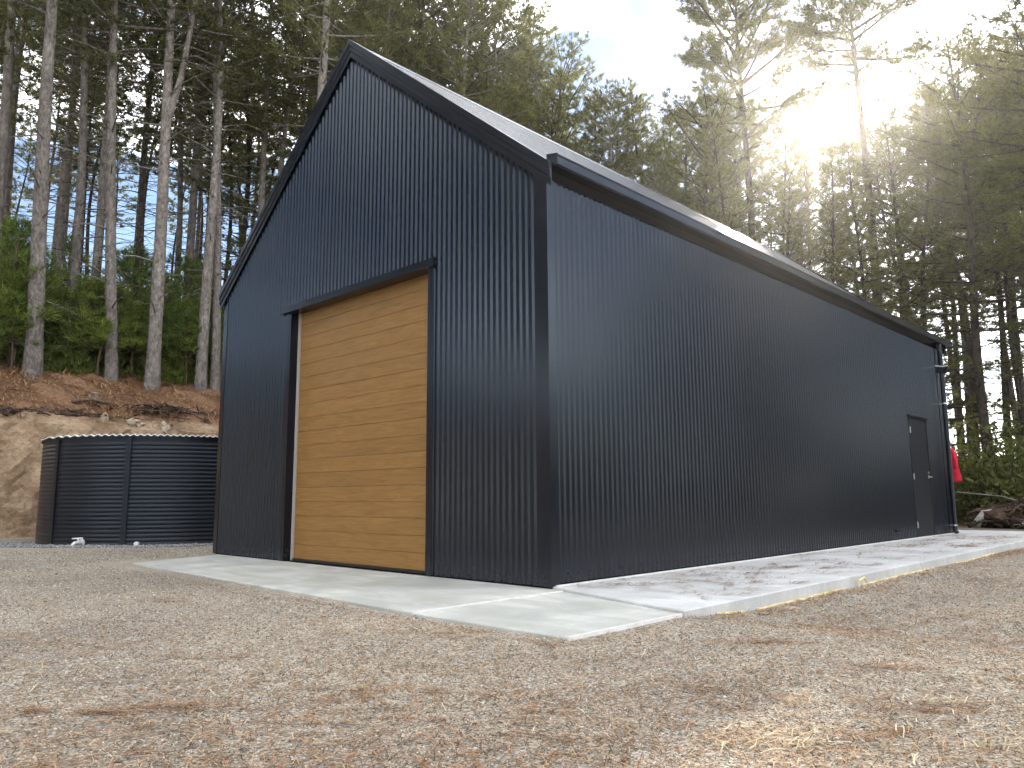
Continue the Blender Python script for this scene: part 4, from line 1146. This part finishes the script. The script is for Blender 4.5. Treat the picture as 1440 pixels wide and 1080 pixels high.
o = pebbles('gravel', x, y, 0.0022+0.0032*rp2.rand(len(x))**2.5+0.00042*d+np.where(rp2.rand(len(x)) < 0.006, 0.008*rp2.rand(len(x)), 0), M_PEBBLE, rp2); tag(o, 'fine tan gravel spread over the yard', 'gravel', kind='stuff')
a = a_cam+(rp2.rand(9000)-0.5)*3.2; rr = TR+0.03+0.55*rp2.rand(9000)**1.3+0.25*np.maximum(0, np.sin(a*3))
o = pebbles('tank_gravel', TX+rr*np.cos(a), TY+rr*np.sin(a), 0.012+0.018*rp2.rand(9000), M_AGG, rp2); tag(o, 'loose blue-grey gravel round the foot of the tank', 'gravel', kind='stuff')

def needle_mesh(name, x, y, ang, ln, wd, mat, r, lift=0.012):
    ze = np.abs(on_floor(x, y)-on_floor(x+np.cos(ang)*ln, y+np.sin(ang)*ln)); zm = np.abs(on_floor(x, y)-on_floor(x+np.cos(ang)*ln*0.5, y+np.sin(ang)*ln*0.5))
    zp = np.abs(on_floor(x+0.03, y)-on_floor(x-0.03, y))+np.abs(on_floor(x, y+0.03)-on_floor(x, y-0.03))
    k_ = (ze < 0.012) & (zm < 0.012) & (zp < 0.012); x, y, ang, ln, wd = x[k_], y[k_], ang[k_], ln[k_], wd[k_]
    n = len(x); dx, dy = np.cos(ang), np.sin(ang); z0 = on_floor(x, y)
    xe, ye = x+dx*ln, y+dy*ln; z1 = on_floor(xe, ye)
    h0 = 0.003+lift*r.rand(n); h1 = 0.003+lift*1.5*r.rand(n)
    xm, ym = (x+xe)/2-dy*ln*0.12*r.randn(n), (y+ye)/2+dx*ln*0.12*r.randn(n); zm = np.maximum(on_floor(xm, ym), np.minimum(z0, z1))+np.maximum(h0, h1)+0.003
    A0 = np.stack([x-dy*wd/2, y+dx*wd/2, z0+h0], -1); A1 = np.stack([x+dy*wd/2, y-dx*wd/2, z0+h0], -1)
    B0 = np.stack([xm-dy*wd/2, ym+dx*wd/2, zm], -1); B1 = np.stack([xm+dy*wd/2, ym-dx*wd/2, zm], -1)
    E = np.stack([xe, ye, z1+h1], -1)
    V = np.stack([A0, A1, B1, B0, E], 1).reshape(-1, 3).astype(np.float32)
    fc = np.array([0, 1, 2, 0, 2, 3, 3, 2, 4]); F = (fc[None]+np.arange(n)[:, None]*5).reshape(-1).astype(np.int32)
    me = bpy.data.meshes.new(name); me.vertices.add(len(V)); me.vertices.foreach_set('co', V.reshape(-1))
    k = len(F)//3; me.loops.add(len(F)); me.loops.foreach_set('vertex_index', F)
    me.polygons.add(k); me.polygons.foreach_set('loop_start', np.arange(0, len(F), 3, dtype=np.int32)); me.polygons.foreach_set('loop_total', np.full(k, 3, np.int32))
    me.materials.append(mat); me.update(calc_edges=True); return obj(name, me)
def clump(r, cx, cy, L_, w_, n, ang, sp=0.5):
    t = r.randn(n)*L_/2; u = r.randn(n)*w_/2
    return cx+t*math.cos(ang)-u*math.sin(ang), cy+t*math.sin(ang)+u*math.cos(ang), ang+r.randn(n)*sp
NX, NY, NA = [], [], []
def add_clump(cx, cy, L_, w_, n, ang, sp=0.5):
    k = 3+rp2.randint(4)                        # a clump is a few ragged wisps lying over each other
    for j in range(k):
        t, u = rp2.randn()*L_*0.9, rp2.randn()*w_*0.9
        q = clump(rp2, cx+t*math.cos(ang)-u*math.sin(ang), cy+t*math.sin(ang)+u*math.cos(ang), L_*(0.35+0.7*rp2.rand()), w_*(0.25+0.6*rp2.rand()), max(3, int(0.5*n/k*(0.3+1.3*rp2.rand()))), ang+rp2.randn()*0.25, sp)
        NX.append(q[0]); NY.append(q[1]); NA.append(q[2])
across = math.atan2(_R.y, _R.x)
for (cx, cy, L_, w_, n_, aa) in [(1.03, -4.6, 0.16, 0.07, 330, across), (-0.78, -4.2, 0.5, 0.12, 330, across), (-1.68, -2.62, 0.55, 0.08, 320, 0.35), (-1.5, -2.02, 0.5, 0.06, 240, 0.1),
        (1.47, -4.22, 0.22, 0.08, 240, across), (0.80, -2.36, 0.22, 0.09, 300, 0.9), (1.85, -3.5, 0.2, 0.08, 160, across), (2.86, -0.97, 0.35, 0.06, 260, across), (3.54, -0.88, 0.5, 0.05, 330, -0.5),
        (3.82, -1.95, 0.22, 0.08, 260, across), (3.60, -2.75, 0.3, 0.1, 260, across), (3.48, -1.28, 0.25, 0.06, 220, across), (2.4, 0.4, 0.3, 0.06, 220, 0.2), (1.2, -2.05, 0.6, 0.04, 220, 0.0),
        (-0.2, -1.98, 0.7, 0.03, 200, 0.0), (0.4, -3.6, 0.22, 0.1, 160, 0.6), (2.7, -3.3, 0.22, 0.07, 160, 0.2), (3.1, -2.2, 0.25, 0.07, 200, -0.2)]:
    add_clump(cx, cy, L_, w_, n_, aa)
for i in range(46):                                    # drift against the path edge
    yy = rp2.uniform(-0.1, 12); add_clump(1.86+0.05*rp2.rand(), yy, 0.5, 0.07, 90, 1.57, 0.5)
for i in range(120):                                   # wisps over the yard
    xx, yy, dd = fan_points(rp2, 1, 3.2, 16)
    if -7.2 < xx[0] < 1.8 and yy[0] > -1.9: continue
    add_clump(xx[0], yy[0], 0.35+0.3*rp2.rand(), 0.07+0.08*rp2.rand(), int(30+70*rp2.rand()), across+rp2.randn()*0.6, 0.6)
for i in range(150):                                   # wisps along the path slab
    add_clump(rp2.uniform(0.2, 1.65), rp2.uniform(0.2, 13.2), 0.24, 0.06, int(30+90*rp2.rand()), across+rp2.randn()*0.5, 0.5)
x, y, d = fan_points(rp2, 36000, 2.4, 16); keep = ~((x > -7.1) & (x < 1.78) & (y > -1.85)) & (x > -16)
NX.append(x[keep]); NY.append(y[keep]); NA.append(rp2.rand(keep.sum())*6.28)
qn = 9000; NX.append(rp2.uniform(1.85, 6.5, qn)); NY.append(rp2.uniform(-0.6, 12, qn)**1.0); NA.append(rp2.rand(qn)*6.28)
x = np.concatenate(NX); y = np.concatenate(NY); a = np.concatenate(NA)
ok = ~((x < 0.05) & (x > -7.1) & (y > -0.06)); x, y, a = x[ok], y[ok], a[ok]
o = needle_mesh('pine_needle_litter', x, y, a, 0.06+0.09*rp2.rand(len(x)), (0.0022+0.0016*rp2.rand(len(x)))*np.where((y > 0) & (x > 0), 1.5, 1.0), M_LITTER, rp2)
tag(o, 'fallen rust-brown pine needles strewn over gravel and path', 'pine needles', kind='stuff')
SX, SY, SA = [], [], []
for (cx, cy, L_, w_, n_) in [(4.2, -2.45, 0.35, 0.2, 120), (3.55, -2.9, 0.3, 0.15, 90), (4.4, -2.0, 0.35, 0.2, 90), (3.85, -1.9, 0.2, 0.1, 40), (4.05, -2.9, 0.5, 0.3, 80)]:
    q = clump(rp2, cx, cy, L_, w_, n_, across, 1.0); SX.append(q[0]); SY.append(q[1]); SA.append(q[2])
x, y, d = fan_points(rp2, 900, 3.0, 9); keep = ~((x > -7.1) & (x < 1.78) & (y > -1.85)); SX.append(x[keep]); SY.append(y[keep]); SA.append(rp2.rand(keep.sum())*6.28)
x = np.concatenate(SX); y = np.concatenate(SY); a = np.concatenate(SA)
o = needle_mesh('dry_straw', x, y, a, 0.04+0.08*rp2.rand(len(x)), 0.003+0.002*rp2.rand(len(x)), M_STRAW, rp2, 0.02)
tag(o, 'pale dry straw bits scattered on the near gravel', 'straw', kind='stuff')

# ------------------------------------------------------------------ scattering air volume added for the veiling glow round the sun
hz = MB(); hz.box(-312, 312, -312, 312, -8, 42)
hm = bpy.data.materials.new('sun_glow_air'); hm.use_nodes = True
for n_ in list(hm.node_tree.nodes):
    if n_.type == 'BSDF_PRINCIPLED': hm.node_tree.nodes.remove(n_)
pv = hm.node_tree.nodes.new('ShaderNodeVolumePrincipled')
pv.inputs['Color'].default_value = (0.95, 0.93, 0.90, 1); pv.inputs['Density'].default_value = 0.0006; pv.inputs['Anisotropy'].default_value = 0.86
hm.node_tree.links.new(pv.outputs[0], [n_ for n_ in hm.node_tree.nodes if n_.type == 'OUTPUT_MATERIAL'][0].inputs['Volume'])
ho = hz.build('glow_haze', hm); tag(ho, 'added light-scattering air that gives the sun its veiling glow', 'glow_haze', kind='stuff')
